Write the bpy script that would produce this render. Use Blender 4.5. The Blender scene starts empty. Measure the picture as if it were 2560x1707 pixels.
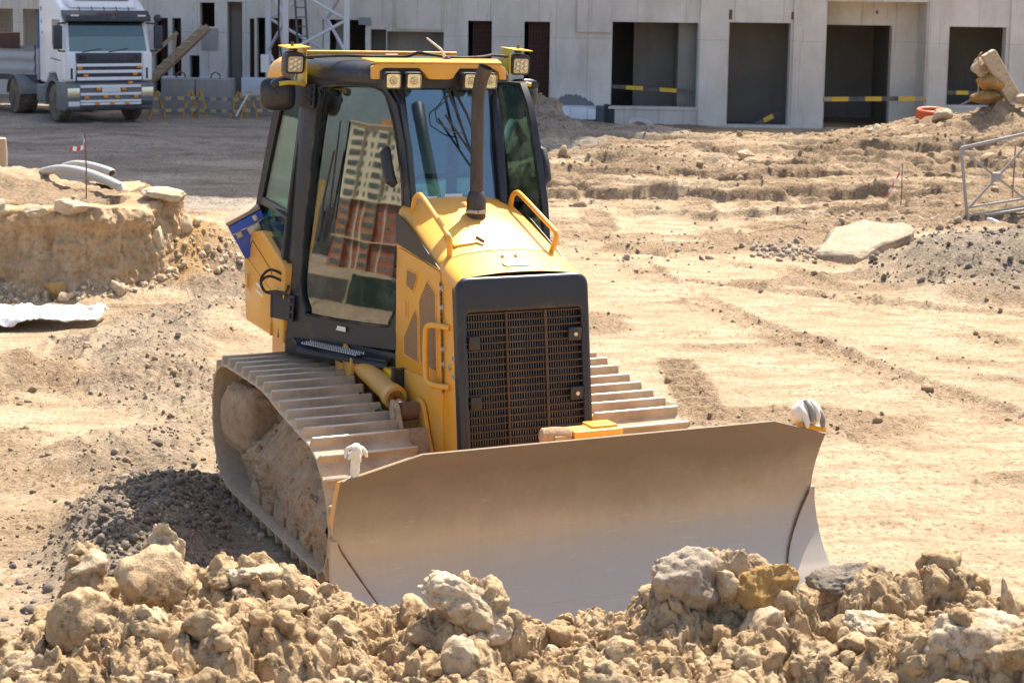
import bpy, bmesh, math, random
import numpy as np
from mathutils import Vector, Matrix, Euler

random.seed(7)
rng = np.random.RandomState(11)
R = math.radians
scene = bpy.context.scene
COL = scene.collection

# ------------------------------------------------------------------ camera
cam_d = bpy.data.cameras.new('camera')
cam = bpy.data.objects.new('camera', cam_d)
COL.objects.link(cam)
cam_d.sensor_width = 36.0
cam_d.lens = 36.0 * 4254.7 / 2560.0
cam_d.shift_y = -343.7 / 2560.0
cam_d.clip_start = 0.1
cam_d.clip_end = 6000
cam.location = (0, 0, 3.918)
cam.rotation_euler = (Matrix.Rotation(math.pi / 2 - 0.1224, 3, 'X') @ Matrix.Rotation(0.0153, 3, 'Z')).to_euler()
cam_d.dof.use_dof = True
cam_d.dof.focus_distance = 11.3
cam_d.dof.aperture_fstop = 5.6
scene.camera = cam

# ------------------------------------------------------------------ sky and sun
SUN_EL, SUN_AZ = R(57), R(27)          # azimuth from +Y (away from camera) towards +X
world = bpy.data.worlds.new('World')
scene.world = world
world.use_nodes = True
wn = world.node_tree.nodes
sky = wn.new('ShaderNodeTexSky')
sky.sky_type = 'NISHITA'
sky.sun_disc = False
sky.sun_elevation = SUN_EL
sky.sun_rotation = SUN_AZ
sky.air_density = 1.0
sky.dust_density = 3.2
sky.ozone_density = 0.6
world.node_tree.links.new(sky.outputs[0], wn['Background'].inputs[0])
wn['Background'].inputs[1].default_value = 0.125
sun_d = bpy.data.lights.new('sun', 'SUN')
sun_d.energy = 5.0
sun_d.angle = R(0.53)
sun_d.color = (1.0, 0.925, 0.80)
sun = bpy.data.objects.new('sun', sun_d)
COL.objects.link(sun)
sdir = Vector((-math.sin(SUN_AZ) * math.cos(SUN_EL), -math.cos(SUN_AZ) * math.cos(SUN_EL), -math.sin(SUN_EL)))
sun.rotation_euler = sdir.to_track_quat('-Z', 'Y').to_euler()
sun.location = (20, 40, 60)
scene.view_settings.view_transform = 'Standard'
scene.view_settings.look = 'None'
scene.view_settings.gamma = 1.0
scene.view_settings.exposure = 1.06
scene.view_settings.use_curve_mapping = False
scene.render.engine = 'CYCLES'
scene.cycles.max_bounces = 8
scene.cycles.transparent_max_bounces = 12
scene.cycles.use_denoising = True

# ------------------------------------------------------------------ noise
def _h(ix, iy, iz, seed):
    n = (ix.astype(np.uint32) * np.uint32(374761393) + iy.astype(np.uint32) * np.uint32(668265263)
         + iz.astype(np.uint32) * np.uint32(2147483647) + np.uint32((seed * 974711 + 12345) & 0xffffffff))
    n = (n ^ (n >> np.uint32(13))) * np.uint32(1274126177)
    n = (n ^ (n >> np.uint32(16))) * np.uint32(2246822519)
    n = n ^ (n >> np.uint32(15))
    return n.astype(np.float64) / 4294967295.0

def vn2(x, y, seed=0):
    x = np.asarray(x, float); y = np.asarray(y, float)
    xi = np.floor(x); yi = np.floor(y)
    u = x - xi; v = y - yi
    u = u * u * u * (u * (u * 6 - 15) + 10); v = v * v * v * (v * (v * 6 - 15) + 10)
    xi = xi.astype(np.int64); yi = yi.astype(np.int64); z = np.zeros_like(xi)
    a = _h(xi, yi, z, seed); b = _h(xi + 1, yi, z, seed); c = _h(xi, yi + 1, z, seed); d = _h(xi + 1, yi + 1, z, seed)
    return (a * (1 - u) + b * u) * (1 - v) + (c * (1 - u) + d * u) * v

def fbm2(x, y, octv=4, seed=0, gain=0.5, ridged=False):
    s = 0; a = 1.0; t = 0
    for i in range(octv):
        n = vn2(x * 2 ** i + 17.3 * i, y * 2 ** i - 9.1 * i, seed + i) * 2 - 1
        if ridged: n = 1 - 2 * np.abs(n)
        s = s + a * n; t += a; a *= gain
    return s / t

def vn3(p, seed=0):
    pi = np.floor(p); f = p - pi; f = f * f * f * (f * (f * 6 - 15) + 10)
    pi = pi.astype(np.int64); x, y, z = pi[:, 0], pi[:, 1], pi[:, 2]; r = 0
    for dx in (0, 1):
        for dy in (0, 1):
            for dz in (0, 1):
                w = (f[:, 0] if dx else 1 - f[:, 0]) * (f[:, 1] if dy else 1 - f[:, 1]) * (f[:, 2] if dz else 1 - f[:, 2])
                r = r + w * _h(x + dx, y + dy, z + dz, seed)
    return r

def fbm3(p, octv=4, seed=0, gain=0.5, ridged=False):
    s = 0; a = 1.0; t = 0
    for i in range(octv):
        n = vn3(p * 2 ** i + 13.7 * i, seed + i) * 2 - 1
        if ridged: n = 1 - 2 * np.abs(n)
        s = s + a * n; t += a; a *= gain
    return s / t

def worley(x, y, seed=0):
    xi = np.floor(x); yi = np.floor(y); best = np.full(x.shape, 9.0); sec = np.full(x.shape, 9.0); cid = np.zeros(x.shape); til = np.zeros(x.shape)
    for dx in (-1, 0, 1):
        for dy in (-1, 0, 1):
            cx = (xi + dx).astype(np.int64); cy = (yi + dy).astype(np.int64); z = np.zeros_like(cx)
            px = cx + _h(cx, cy, z, seed); py = cy + _h(cx, cy, z + 1, seed)
            d = np.hypot(px - x, py - y)
            m = d < best
            sec = np.where(m, best, np.minimum(sec, d)); cid = np.where(m, _h(cx, cy, z + 2, seed), cid); best = np.where(m, d, best)
            til = np.where(m, (_h(cx, cy, z + 3, seed) - .5) * (x - px) + (_h(cx, cy, z + 4, seed) - .5) * (y - py), til)
    return best, sec, cid, til

def sstep(a, b, x):
    t = np.clip((x - a) / (b - a), 0, 1)
    return t * t * (3 - 2 * t)

def sd_poly(x, y, pts):
    d = np.full(np.shape(x), 1e9); s = np.ones(np.shape(x)); n = len(pts); j = n - 1
    for i in range(n):
        ex = pts[j][0] - pts[i][0]; ey = pts[j][1] - pts[i][1]
        wx = x - pts[i][0]; wy = y - pts[i][1]
        t = np.clip((wx * ex + wy * ey) / (ex * ex + ey * ey), 0, 1)
        d = np.minimum(d, np.hypot(wx - ex * t, wy - ey * t))
        c1 = y >= pts[i][1]; c2 = y < pts[j][1]; c3 = ex * wy > ey * wx
        s = np.where((c1 & c2 & c3) | (~c1 & ~c2 & ~c3), -s, s)
        j = i
    return d * s

# ------------------------------------------------------------------ mesh helpers
def np_mesh(name, V, F):
    V = np.asarray(V, np.float32); F = np.asarray(F, np.int32)
    me = bpy.data.meshes.new(name); k = F.shape[1]
    me.vertices.add(len(V)); me.vertices.foreach_set('co', V.ravel())
    me.loops.add(F.size); me.loops.foreach_set('vertex_index', F.ravel())
    me.polygons.add(len(F)); me.polygons.foreach_set('loop_start', np.arange(0, F.size, k, dtype=np.int32))
    try: me.polygons.foreach_set('loop_total', np.full(len(F), k, np.int32))
    except Exception: pass
    me.polygons.foreach_set('use_smooth', np.ones(len(F), bool))
    me.update(calc_edges=True); me.validate()
    return me

def put(name, me, mat=None, parent=None, loc=None, rot=None, scale=None):
    o = bpy.data.objects.new(name, me); COL.objects.link(o)
    if mat is not None and me is not None and not me.materials: me.materials.append(mat)
    if parent is not None: o.parent = parent
    if loc is not None: o.location = loc
    if rot is not None: o.rotation_euler = rot
    if scale is not None: o.scale = scale if hasattr(scale, '__len__') else (scale,) * 3
    return o

def tag(o, label=None, cat=None, group=None, kind=None):
    if label: o['label'] = label
    if cat: o['category'] = cat
    if group: o['group'] = group
    if kind: o['kind'] = kind
    return o

def thing(name, label, cat, loc=(0, 0, 0), rot=(0, 0, 0), group=None):
    o = bpy.data.objects.new(name, None); COL.objects.link(o)
    o.empty_display_size = 0.3; o.location = loc; o.rotation_euler = rot
    return tag(o, label, cat, group)

class MB:
    def __init__(s): s.v = []; s.f = []
    def add(s, V, F):
        b = len(s.v); s.v += [tuple(p) for p in V]; s.f += [tuple(b + i for i in f) for f in F]; return s
    def box(s, x0, x1, y0, y1, z0, z1):
        V = [(x, y, z) for z in (z0, z1) for y in (y0, y1) for x in (x0, x1)]
        return s.add(V, [(0, 2, 3, 1), (4, 5, 7, 6), (0, 1, 5, 4), (2, 6, 7, 3), (0, 4, 6, 2), (1, 3, 7, 5)])
    def hexa(s, V):      # 8 pts: bottom 4 ccw, top 4 ccw
        return s.add(V, [(3, 2, 1, 0), (4, 5, 6, 7), (0, 1, 5, 4), (1, 2, 6, 5), (2, 3, 7, 6), (3, 0, 4, 7)])
    def obox(s, c, size, rot=None, M=None):
        if M is None: M = (rot.to_matrix() if rot else Matrix.Identity(3))
        c = Vector(c); h = [q / 2 for q in size]
        V = [c + M @ Vector((x * h[0], y * h[1], z * h[2])) for z in (-1, 1) for y in (-1, 1) for x in (-1, 1)]
        return s.add(V, [(0, 2, 3, 1), (4, 5, 7, 6), (0, 1, 5, 4), (2, 6, 7, 3), (0, 4, 6, 2), (1, 3, 7, 5)])
    def bar(s, a, b, w, h=None, up=(0, 0, 1)):
        a = Vector(a); b = Vector(b); d = (b - a); L = d.length; d.normalize(); h = h or w
        u = Vector(up)
        if abs(u.dot(d)) > 0.97: u = Vector((1, 0, 0))
        sx = d.cross(u).normalized(); uz = sx.cross(d).normalized()
        M = Matrix((d, sx, uz)).transposed()
        return s.obox((a + b) / 2, (L, w, h), M=M)
    def prism(s, poly, axis, a0, a1):
        def P(p, a):
            return {'X': (a, p[0], p[1]), 'Y': (p[0], a, p[1]), 'Z': (p[0], p[1], a)}[axis]
        n = len(poly); V = [P(p, a0) for p in poly] + [P(p, a1) for p in poly]
        F = [tuple(range(n)), tuple(range(2 * n - 1, n - 1, -1))] + [(i, (i + 1) % n, n + (i + 1) % n, n + i) for i in range(n)]
        return s.add(V, F)
    def poly(s, pts): return s.add(pts, [tuple(range(len(pts)))])
    def slab(s, pts, vec):           # planar polygon extruded by vec
        vec = Vector(vec); n = len(pts); V = [Vector(p) for p in pts] + [Vector(p) + vec for p in pts]
        return s.add(V, [tuple(range(n)), tuple(range(2 * n - 1, n - 1, -1))] + [(i, (i + 1) % n, n + (i + 1) % n, n + i) for i in range(n)])
    def tube(s, path, r, n=10, closed=False, cap=True):
        P = [Vector(p) for p in path]; m = len(P); rr = r if hasattr(r, '__len__') else [r] * m
        V = []; u = None
        for i in range(m):
            if closed: t = (P[(i + 1) % m] - P[i - 1])
            else: t = (P[min(i + 1, m - 1)] - P[max(i - 1, 0)])
            t.normalize()
            if u is None:
                u = Vector((0, 0, 1)) if abs(t.z) < 0.9 else Vector((1, 0, 0))
            u = (u - t * u.dot(t)).normalized(); w = t.cross(u)
            for k in range(n):
                a = 2 * math.pi * k / n; V.append(P[i] + (u * math.cos(a) + w * math.sin(a)) * rr[i])
        F = []
        for i in range(m if closed else m - 1):
            j = (i + 1) % m
            for k in range(n): F.append((i * n + k, i * n + (k + 1) % n, j * n + (k + 1) % n, j * n + k))
        if cap and not closed: F += [tuple(range(n - 1, -1, -1)), tuple((m - 1) * n + k for k in range(n))]
        return s.add(V, F)
    def lathe(s, prof, c, axis, n=20, cap=True):     # prof [(r, h)] along axis
        a = Vector(axis).normalized(); u = a.orthogonal().normalized(); w = a.cross(u); c = Vector(c); V = []
        for r, h in prof:
            for k in range(n):
                t = 2 * math.pi * k / n; V.append(c + a * h + (u * math.cos(t) + w * math.sin(t)) * r)
        F = []
        for i in range(len(prof) - 1):
            for k in range(n): F.append((i * n + k, i * n + (k + 1) % n, (i + 1) * n + (k + 1) % n, (i + 1) * n + k))
        if cap: F += [tuple(range(n - 1, -1, -1)), tuple((len(prof) - 1) * n + k for k in range(n))]
        return s.add(V, F)
    def grid(s, rows):               # list of rows of points
        n = len(rows[0]); b = [p for r in rows for p in r]
        return s.add(b, [(i * n + k, i * n + k + 1, (i + 1) * n + k + 1, (i + 1) * n + k) for i in range(len(rows) - 1) for k in range(n - 1)])
    def mesh(s, name, bevel=0, seg=2, smooth=38, fix=True):
        me = bpy.data.meshes.new(name); bm = bmesh.new()
        vs = [bm.verts.new(p) for p in s.v]
        for f in s.f:
            try: bm.faces.new([vs[i] for i in f])
            except ValueError: pass
        if fix:
            bmesh.ops.remove_doubles(bm, verts=bm.verts, dist=1e-5)
            bmesh.ops.recalc_face_normals(bm, faces=bm.faces)
        if bevel:
            es = [e for e in bm.edges if len(e.link_faces) == 2 and e.calc_face_angle(0) > R(28)]
            bmesh.ops.bevel(bm, geom=es, offset=bevel, segments=seg, profile=0.6, affect='EDGES', clamp_overlap=True)
        for f in bm.faces: f.smooth = bool(smooth)
        if smooth:
            for e in bm.edges:
                if len(e.link_faces) == 2 and e.calc_face_angle(0) > R(smooth): e.smooth = False
        bm.to_mesh(me); bm.free()
        return me
    def build(s, name, mat, parent=None, bevel=0, seg=2, smooth=38, fix=True):
        return put(name, s.mesh(name, bevel, seg, smooth, fix), mat, parent)

def rounded(poly, r, n=4):           # round a 2-d polygon's corners
    out = []; m = len(poly)
    for i in range(m):
        p = Vector(poly[i]); a = Vector(poly[i - 1]); b = Vector(poly[(i + 1) % m])
        rr = r[i] if hasattr(r, '__len__') else r
        if rr <= 0: out.append(tuple(p)); continue
        da = (a - p); db = (b - p); k = min(rr, da.length * .45, db.length * .45)
        s0 = p + da.normalized() * k; s1 = p + db.normalized() * k
        for j in range(n + 1):
            t = j / n; out.append(tuple((1 - t) ** 2 * s0 + 2 * t * (1 - t) * p + t * t * s1))
    return out

# ------------------------------------------------------------------ materials
def srgb(r, g, b):
    f = lambda c: (c / 255 / 12.92) if c / 255 <= .04045 else ((c / 255 + .055) / 1.055) ** 2.4
    return (f(r), f(g), f(b))

class NT:
    def __init__(s, name):
        s.m = bpy.data.materials.new(name); s.m.use_nodes = True
        s.t = s.m.node_tree; s.b = s.t.nodes['Principled BSDF']; s.out = s.t.nodes['Material Output']
        s.tc = s.t.nodes.new('ShaderNodeTexCoord')
    def n(s, k, **kw):
        nd = s.t.nodes.new('ShaderNode' + k)
        for a, v in kw.items(): setattr(nd, a, v)
        return nd
    def l(s, a, b): s.t.links.new(a, b)
    def co(s, scale=(1, 1, 1), which='Object'):
        mp = s.n('Mapping'); s.l(s.tc.outputs[which], mp.inputs[0]); mp.inputs['Scale'].default_value = scale
        return mp.outputs[0]
    def noise(s, sc, det=4, rough=.6, co=None, dist=0):
        nd = s.n('TexNoise'); nd.inputs['Scale'].default_value = sc; nd.inputs['Detail'].default_value = det
        nd.inputs['Roughness'].default_value = rough; nd.inputs['Distortion'].default_value = dist
        s.l(co if co is not None else s.tc.outputs['Object'], nd.inputs['Vector']); return nd.outputs[0]
    def ramp(s, fac, stops):
        nd = s.n('ValToRGB'); cr = nd.color_ramp
        while len(cr.elements) < len(stops): cr.elements.new(.5)
        for e, (p, c) in zip(cr.elements, stops):
            e.position = p; e.color = (c, c, c, 1) if not hasattr(c, '__len__') else (*c[:3], 1)
        s.l(fac, nd.inputs[0]); return nd.outputs[0]
    def mix(s, fac, a, b, mode='MIX'):
        nd = s.n('MixRGB', blend_type=mode)
        for i, v in ((0, fac), (1, a), (2, b)):
            if hasattr(v, 'is_output'): s.l(v, nd.inputs[i])
            else: nd.inputs[i].default_value = v if i == 0 else (*v[:3], 1)
        return nd.outputs[0]
    def math(s, op, a, b=0.0):
        nd = s.n('Math', operation=op)
        for i, v in ((0, a), (1, b)):
            if hasattr(v, 'is_output'): s.l(v, nd.inputs[i])
            else: nd.inputs[i].default_value = v
        return nd.outputs[0]
    def col(s, v):
        if hasattr(v, 'is_output'): s.l(v, s.b.inputs['Base Color'])
        else: s.b.inputs['Base Color'].default_value = (*v, 1)
    def rough(s, v):
        if hasattr(v, 'is_output'): s.l(v, s.b.inputs['Roughness'])
        else: s.b.inputs['Roughness'].default_value = v
    def metal(s, v):
        if hasattr(v, 'is_output'): s.l(v, s.b.inputs['Metallic'])
        else: s.b.inputs['Metallic'].default_value = v
    def bump(s, hgt, strength=.3, dist=.02):
        nd = s.n('Bump'); nd.inputs['Strength'].default_value = strength; nd.inputs['Distance'].default_value = dist
        s.l(hgt, nd.inputs['Height'])
        if s.b.inputs['Normal'].is_linked: s.l(s.b.inputs['Normal'].links[0].from_socket, nd.inputs['Normal'])
        s.l(nd.outputs[0], s.b.inputs['Normal'])
    def up(s):
        g = s.n('NewGeometry'); sp = s.n('SeparateXYZ'); s.l(g.outputs['Normal'], sp.inputs[0]); return sp.outputs[2]

DUST = (.36, .25, .15)
def simple(name, col, rough=.5, metal=0, var=.12, vs=6, dust=0, dust_sc=3, bump=0, bsc=40, bd=.01, spec=None, coat=0):
    q = NT(name); n = q.noise(vs, 4)
    lo = tuple(c * (1 - var) for c in col); hi = tuple(min(1, c * (1 + var)) for c in col)
    c = q.mix(n, lo, hi)
    if dust:
        d = q.noise(dust_sc, 6, .65)
        f = q.ramp(d, [(.60 - .45 * dust, 0), (.90 - .35 * dust, 1)])
        f = q.math('MULTIPLY', f, min(1, .35 + dust))
        c = q.mix(f, c, DUST)
        q.rough(q.math('ADD', q.math('MULTIPLY', f, .8 - rough), rough))
    else: q.rough(rough)
    q.col(c); q.metal(metal)
    if spec is not None: q.b.inputs['Specular IOR Level'].default_value = spec
    if coat: q.b.inputs['Coat Weight'].default_value = coat; q.b.inputs['Coat Roughness'].default_value = .15
    if bump: q.bump(q.noise(bsc, 4), bump, bd)
    return q.m

# ------------------------------------------------------------------ ground materials
def soil_material(name, relief=1.0):
    q = NT(name)
    big = q.noise(.55, 5, .6); mid = q.noise(2.6, 6, .65, co=q.co((.55, 1.6, 1))); fine = q.noise(20, 6, .72); mic = q.noise(85, 5, .7)
    c = q.mix(q.ramp(big, [(.35, 0), (.65, 1)]), (.56, .435, .30), (.47, .35, .225))
    c = q.mix(q.math('MULTIPLY', q.ramp(mid, [(.45, 0), (.62, 1)]), .7), c, (.33, .23, .14))
    c = q.mix(q.math('MULTIPLY', q.ramp(fine, [(.40, 1), (.48, 0)]), .68), c, (.21, .14, .08))
    vor = q.n('TexVoronoi'); vor.inputs['Scale'].default_value = 30; q.l(q.tc.outputs['Object'], vor.inputs['Vector'])
    peb = q.ramp(vor.outputs['Distance'], [(.0, 1), (.55, 0)])
    at = q.n('Attribute', attribute_name='zone'); sp = q.n('SeparateColor'); q.l(at.outputs['Color'], sp.inputs[0])
    jit = q.noise(2.6, 6, .75)
    def z(sock, k=.9, lo=.3, hi=.72):
        return q.ramp(q.math('ADD', sock, q.math('MULTIPLY', q.math('SUBTRACT', jit, .5), k)), [(lo, 0), (hi, 1)])
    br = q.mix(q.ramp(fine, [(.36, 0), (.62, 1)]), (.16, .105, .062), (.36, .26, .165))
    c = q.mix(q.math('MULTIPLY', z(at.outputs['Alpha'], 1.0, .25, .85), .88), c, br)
    c = q.mix(q.math('MULTIPLY', z(sp.outputs[2]), .7), c, (.50, .30, .12))
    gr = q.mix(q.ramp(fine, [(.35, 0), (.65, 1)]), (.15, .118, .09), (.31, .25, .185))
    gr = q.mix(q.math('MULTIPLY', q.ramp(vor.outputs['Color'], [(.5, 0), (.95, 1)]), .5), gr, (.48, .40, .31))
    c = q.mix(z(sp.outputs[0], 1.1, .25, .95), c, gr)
    strk = q.noise(.9, 8, .7, co=q.co((.30, .95, 1)), dist=.8)
    shade_mud = q.mix(q.ramp(strk, [(.36, 0), (.64, 1)]), (.235, .19, .15), (.48, .405, .325))
    shade_mud = q.mix(q.math('MULTIPLY', q.ramp(fine, [(.42, 1), (.52, 0)]), .5), shade_mud, (.13, .105, .085))
    c = q.mix(z(sp.outputs[1], .35), c, shade_mud)
    q.col(c); q.rough(.95); q.b.inputs['Specular IOR Level'].default_value = .15
    q.bump(mid, .4 * relief, .06); q.bump(fine, .95 * relief, .05); q.bump(peb, .45 * relief, .018); q.bump(mic, .8 * relief, .010)
    return q.m

M_GROUND = soil_material('sandy_ground')
def clod_material(name, a, b, c2, relief=1.0):
    q = NT(name); n1 = q.noise(3.5, 6, .65); n2 = q.noise(16, 6, .7); n3 = q.noise(60, 6, .7)
    c = q.mix(q.ramp(n1, [(.38, 0), (.62, 1)]), a, b)
    c = q.mix(q.math('MULTIPLY', q.ramp(n2, [(.36, 1), (.50, 0)]), .75), c, c2)  # hollows of the grain darkened: crevice shade put into the clod colour
    q.col(c); q.rough(.95); q.b.inputs['Specular IOR Level'].default_value = .12
    q.bump(n2, .7 * relief, .035); q.bump(n3, .7 * relief, .014); q.bump(q.noise(190, 3, .6), .4 * relief, .004)
    return q.m
M_CLOD = clod_material('dry_clay', (.54, .405, .25), (.42, .285, .155), (.13, .082, .042))
M_CLOD_PALE = clod_material('pale_clay', (.66, .53, .375), (.54, .40, .25), (.24, .16, .09))
M_CLOD_GREY = clod_material('grey_marl', (.47, .385, .30), (.37, .29, .21), (.24, .18, .12))
M_CLOD_OCHRE = clod_material('ochre_clay', (.47, .28, .10), (.38, .235, .10), (.22, .13, .06))
M_CLOD_DARK = clod_material('dark_soil', (.27, .225, .18), (.19, .155, .125), (.12, .096, .075))
M_SOILBROWN = clod_material('brown_soil', (.44, .33, .22), (.34, .245, .155), (.22, .15, .09))
M_STONE = clod_material('limestone', (.56, .46, .33), (.46, .36, .245), (.32, .23, .14), .6)
M_PEBBLE = clod_material('pebble', (.44, .36, .275), (.31, .245, .18), (.22, .165, .12), .3)

# ------------------------------------------------------------------ terrain height
BANK = [(-30, 21.4), (-7.5, 21.3), (-6.3, 21.15), (-5.2, 21.2), (-4.75, 21.75), (-4.5, 22.5), (-4.65, 23.2), (-5.6, 24.4), (-7.7, 25.4), (-30, 27.5)]
def terrain(x, y, zones=False):
    x = np.asarray(x, float); y = np.asarray(y, float)
    near = np.exp(-((x + .3) ** 2 / 9 + (y - 12.3) ** 2 / 9))
    h = .055 * fbm2(x / 3.1, y / 3.1, 3, 3) * (1 - .75 * near) + .014 * fbm2(x / .55, y / .55, 4, 9)
    patch = sstep(-.06, .26, fbm2(x / 2.6, y / 1.1, 4, 5) + .10 * sstep(17, 30, y)) * sstep(.6, 1.6, np.abs(x + .5)) * (1 - .9 * near)
    h = h + patch * (.02 + .045 * fbm2(x / .30, y / .15, 4, 7, .6, True) + .02 * fbm2(x / .09, y / .06, 3, 8, .6, True))
    # churned wet soil behind, to the right
    rough = sstep(26, 34, y + 2.0 * fbm2(x / 2, y / 2, 3, 21)) * sstep(-1.5, 1.0, x) * (1 - sstep(52, 55, y))
    wx = x + .5 * fbm2(x / 1.3, y / 1.3, 3, 23); wy = y + .35 * fbm2(x / 1.1, y / .9, 3, 25) - .10 * x
    rut = fbm2(wx / 5.5, wy / .8, 4, 31, .55, True)
    scarp = fbm2(wx / 3.2, wy / 1.1, 4, 37, .55)
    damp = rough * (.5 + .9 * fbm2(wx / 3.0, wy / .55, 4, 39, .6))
    rough_h = rough * (1 - .6 * sstep(43.5, 47, y))
    h = h + rough_h * (.14 * rut + .20 * (sstep(-.045, .03, scarp) - .5) + .10 * (sstep(.13, .20, scarp) + sstep(-.22, -.17, scarp)) + .06 * fbm2(wx / .8, wy / .45, 4, 33, .6, True) + .035 * fbm2(x / .22, y / .16, 3, 35, .6, True))
    # ruts that wheels pressed in the shaded yard
    yard = sstep(29, 32, y) * (1 - sstep(-2, 1, x)) * (1 - sstep(53, 56, y))
    h = h + yard * (.07 * fbm2(x / 3 + y * .05, y / 1.3 + x * .25, 4, 41) + .03 * fbm2(x / .5, y / .4, 4, 44, .6, True))
    # berm with stones (right of the cab)
    def bump(cx, cy, rx, ry, hh, sd, jag=.5):
        d = np.hypot((x - cx) / rx, (y - cy) / ry) + .28 * jag * fbm2(x / .55, y / .55, 4, sd)
        return hh * (1 - sstep(.15, 1.0, d)) * (1 + .25 * jag * fbm2(x / .3, y / .3, 4, sd + 5, .6, True))
    h = h + bump(2.6, 36.6, 3.8, 1.5, .26, 51) + bump(6.4, 39.0, 3.6, 1.6, .3, 53)
    h = h - .22 * np.exp(-((y - 35.0 - .1 * x) / .5) ** 2) * sstep(.2, 1.2, x) * (1 - sstep(4.2, 5.2, x))
    h = h - .16 * np.exp(-((y - 40.8 - .12 * x) / .7) ** 2) * sstep(.2, 1.2, x) * (1 - sstep(6, 9, x))
    # heaps along the building
    h = h + bump(13.4, 46.2, 6.0, 5.0, .62, 61, .5) + bump(18, 49, 7, 6, .7, 63) + bump(.3, 49.6, 1.9, 1.6, .8, 65, .8)
    h = h + bump(6.0, 50.6, 4.4, 1.2, .20, 67, .9) + bump(3.6, 48.2, 2.2, 1.4, .16, 69, .9) + bump(12.7, 45.0, 1.0, .9, .42, 70, .6)
    h = h - .36 * sstep(46.5, 51.5, y) * sstep(.5, 4, x)
    h = h + .45 * sstep(53.2, 55.6, y + .5 * fbm2(x / 1.1, y / 1.1, 3, 73)) * (1 - sstep(-5, -1, x)) * sstep(-12.3, -11.5, x)
    # dark gravel pile at right and the ditch beside the slab
    h = h + bump(6.9, 24.2, 2.3, 2.1, .52, 81, .6) + bump(9.2, 24.6, 2.4, 2.6, .45, 83, .6) + bump(6.4, 22.4, 1.9, 1.0, .16, 85, .8)
    h = h - .22 * np.exp(-(((x - 5.55) / .8) ** 2 + ((y - 25.6) / .75) ** 2)) + bump(9.0, 31.5, 3, 2.2, .22, 88)
    # earth bank at left
    d = sd_poly(x, y, BANK) + .14 * fbm2(x / .9, y / .9, 3, 91) + .04 * fbm2(x / .22, y / .22, 3, 93)
    face = 1 - sstep(-.42, .02, d)
    tal = np.exp(-np.clip(d, 0, 9) / .55) * .34 * (1 - sstep(-.05, .05, -d)) * (1 + .5 * fbm2(x / .3, y / .3, 4, 95))
    hb = (1.21 + .16 * fbm2(x / 1.2, y / 1.2, 4, 97) + .06 * fbm2(x / .35, y / .35, 4, 99, .6, True)) * face
    h = np.where(d < .02, np.maximum(h, hb), h + hb + tal)
    h = h + bump(-4.15, 22.9, .95, 1.7, .55, 153, .7)
    # loose gravel strip left of the machine
    g1 = sd_poly(x, y, [(-4.9, 18.4), (-4.3, 19.8), (-3.9, 22.6), (-3.45, 22.8), (-3.3, 19.6), (-2.9, 16.6), (-2.35, 14.0), (-2.1, 12.6), (-2.0, 10.6), (-2.9, 10.6), (-3.0, 11.9), (-3.75, 13.6), (-3.3, 14.7), (-4.0, 16.2)])
    g1 = g1 + .5 * fbm2(x / .8, y / .8, 4, 101)
    gm = 1 - sstep(-.25, .35, g1)
    h = h + gm * (.05 + .055 * fbm2(x / .32, y / .22, 4, 105) + .035 * fbm2(x / .09, y / .09, 3, 107)) * (1 - .8 * np.exp(-((x + 2.0) / .5) ** 2))
    h = h + bump(-3.75, 17.6, .9, 1.0, .22, 111) + bump(-3.3, 19.5, .8, 1.2, .2, 113) + bump(-3.25, 14.0, .9, .8, .14, 115) + bump(-2.62, 11.9, .75, 1.7, .24, 117) + bump(-5.2, 16.9, 1.3, .9, .26, 119, .4)
    # crawler prints left behind the machine
    st = sd_poly(x, y, [(-2.5, 14.3), (-1.75, 14.6), (-3.2, 17.2), (-3.9, 16.8)])
    h = h - .035 * (1 - sstep(-.15, .05, st)) * (np.sin(((y * .89 - x * .45)) * 2 * math.pi / .19) > .35)
    # tyre prints and the tape-straight crust edge at right
    st = sd_poly(x, y, [(1.55, 18.2), (2.02, 18.2), (2.12, 17.0), (2.08, 15.5), (1.72, 15.4), (1.58, 16.6)]) + .06 * fbm2(x / .2, y / .2, 3, 121)
    m = 1 - sstep(-.1, .05, st)
    pr_m = m
    h = h - m * (.06 * (np.sin(y * 2 * math.pi / .235 + 6 * np.abs(x - 1.85)) > .1) + .02 * fbm2(x / .1, y / .1, 3, 123)) + .02 * m
    for (ax, ay), (bx, by), hh in (((2.14, 17.08), (2.81, 15.51), .03), ((2.81, 15.51), (3.32, 14.34), .035), ((3.32, 14.34), (4.25, 13.1), .03)):
        ex, ey = bx - ax, by - ay; L = math.hypot(ex, ey); t = ((x - ax) * ex + (y - ay) * ey) / L / L
        dd = ((x - ax) * ey - (y - ay) * ex) / L + .025 * fbm2(t * 9, t * 0, 3, 127)
        h = h + hh * np.exp(-np.clip(dd, 0, 9) / .35) * (dd > 0) * (t > 0) * (t <= 1) - .035 * np.exp(-(dd / .03) ** 2) * (t > 0) * (t <= 1)
    trk = np.zeros(x.shape)
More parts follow.
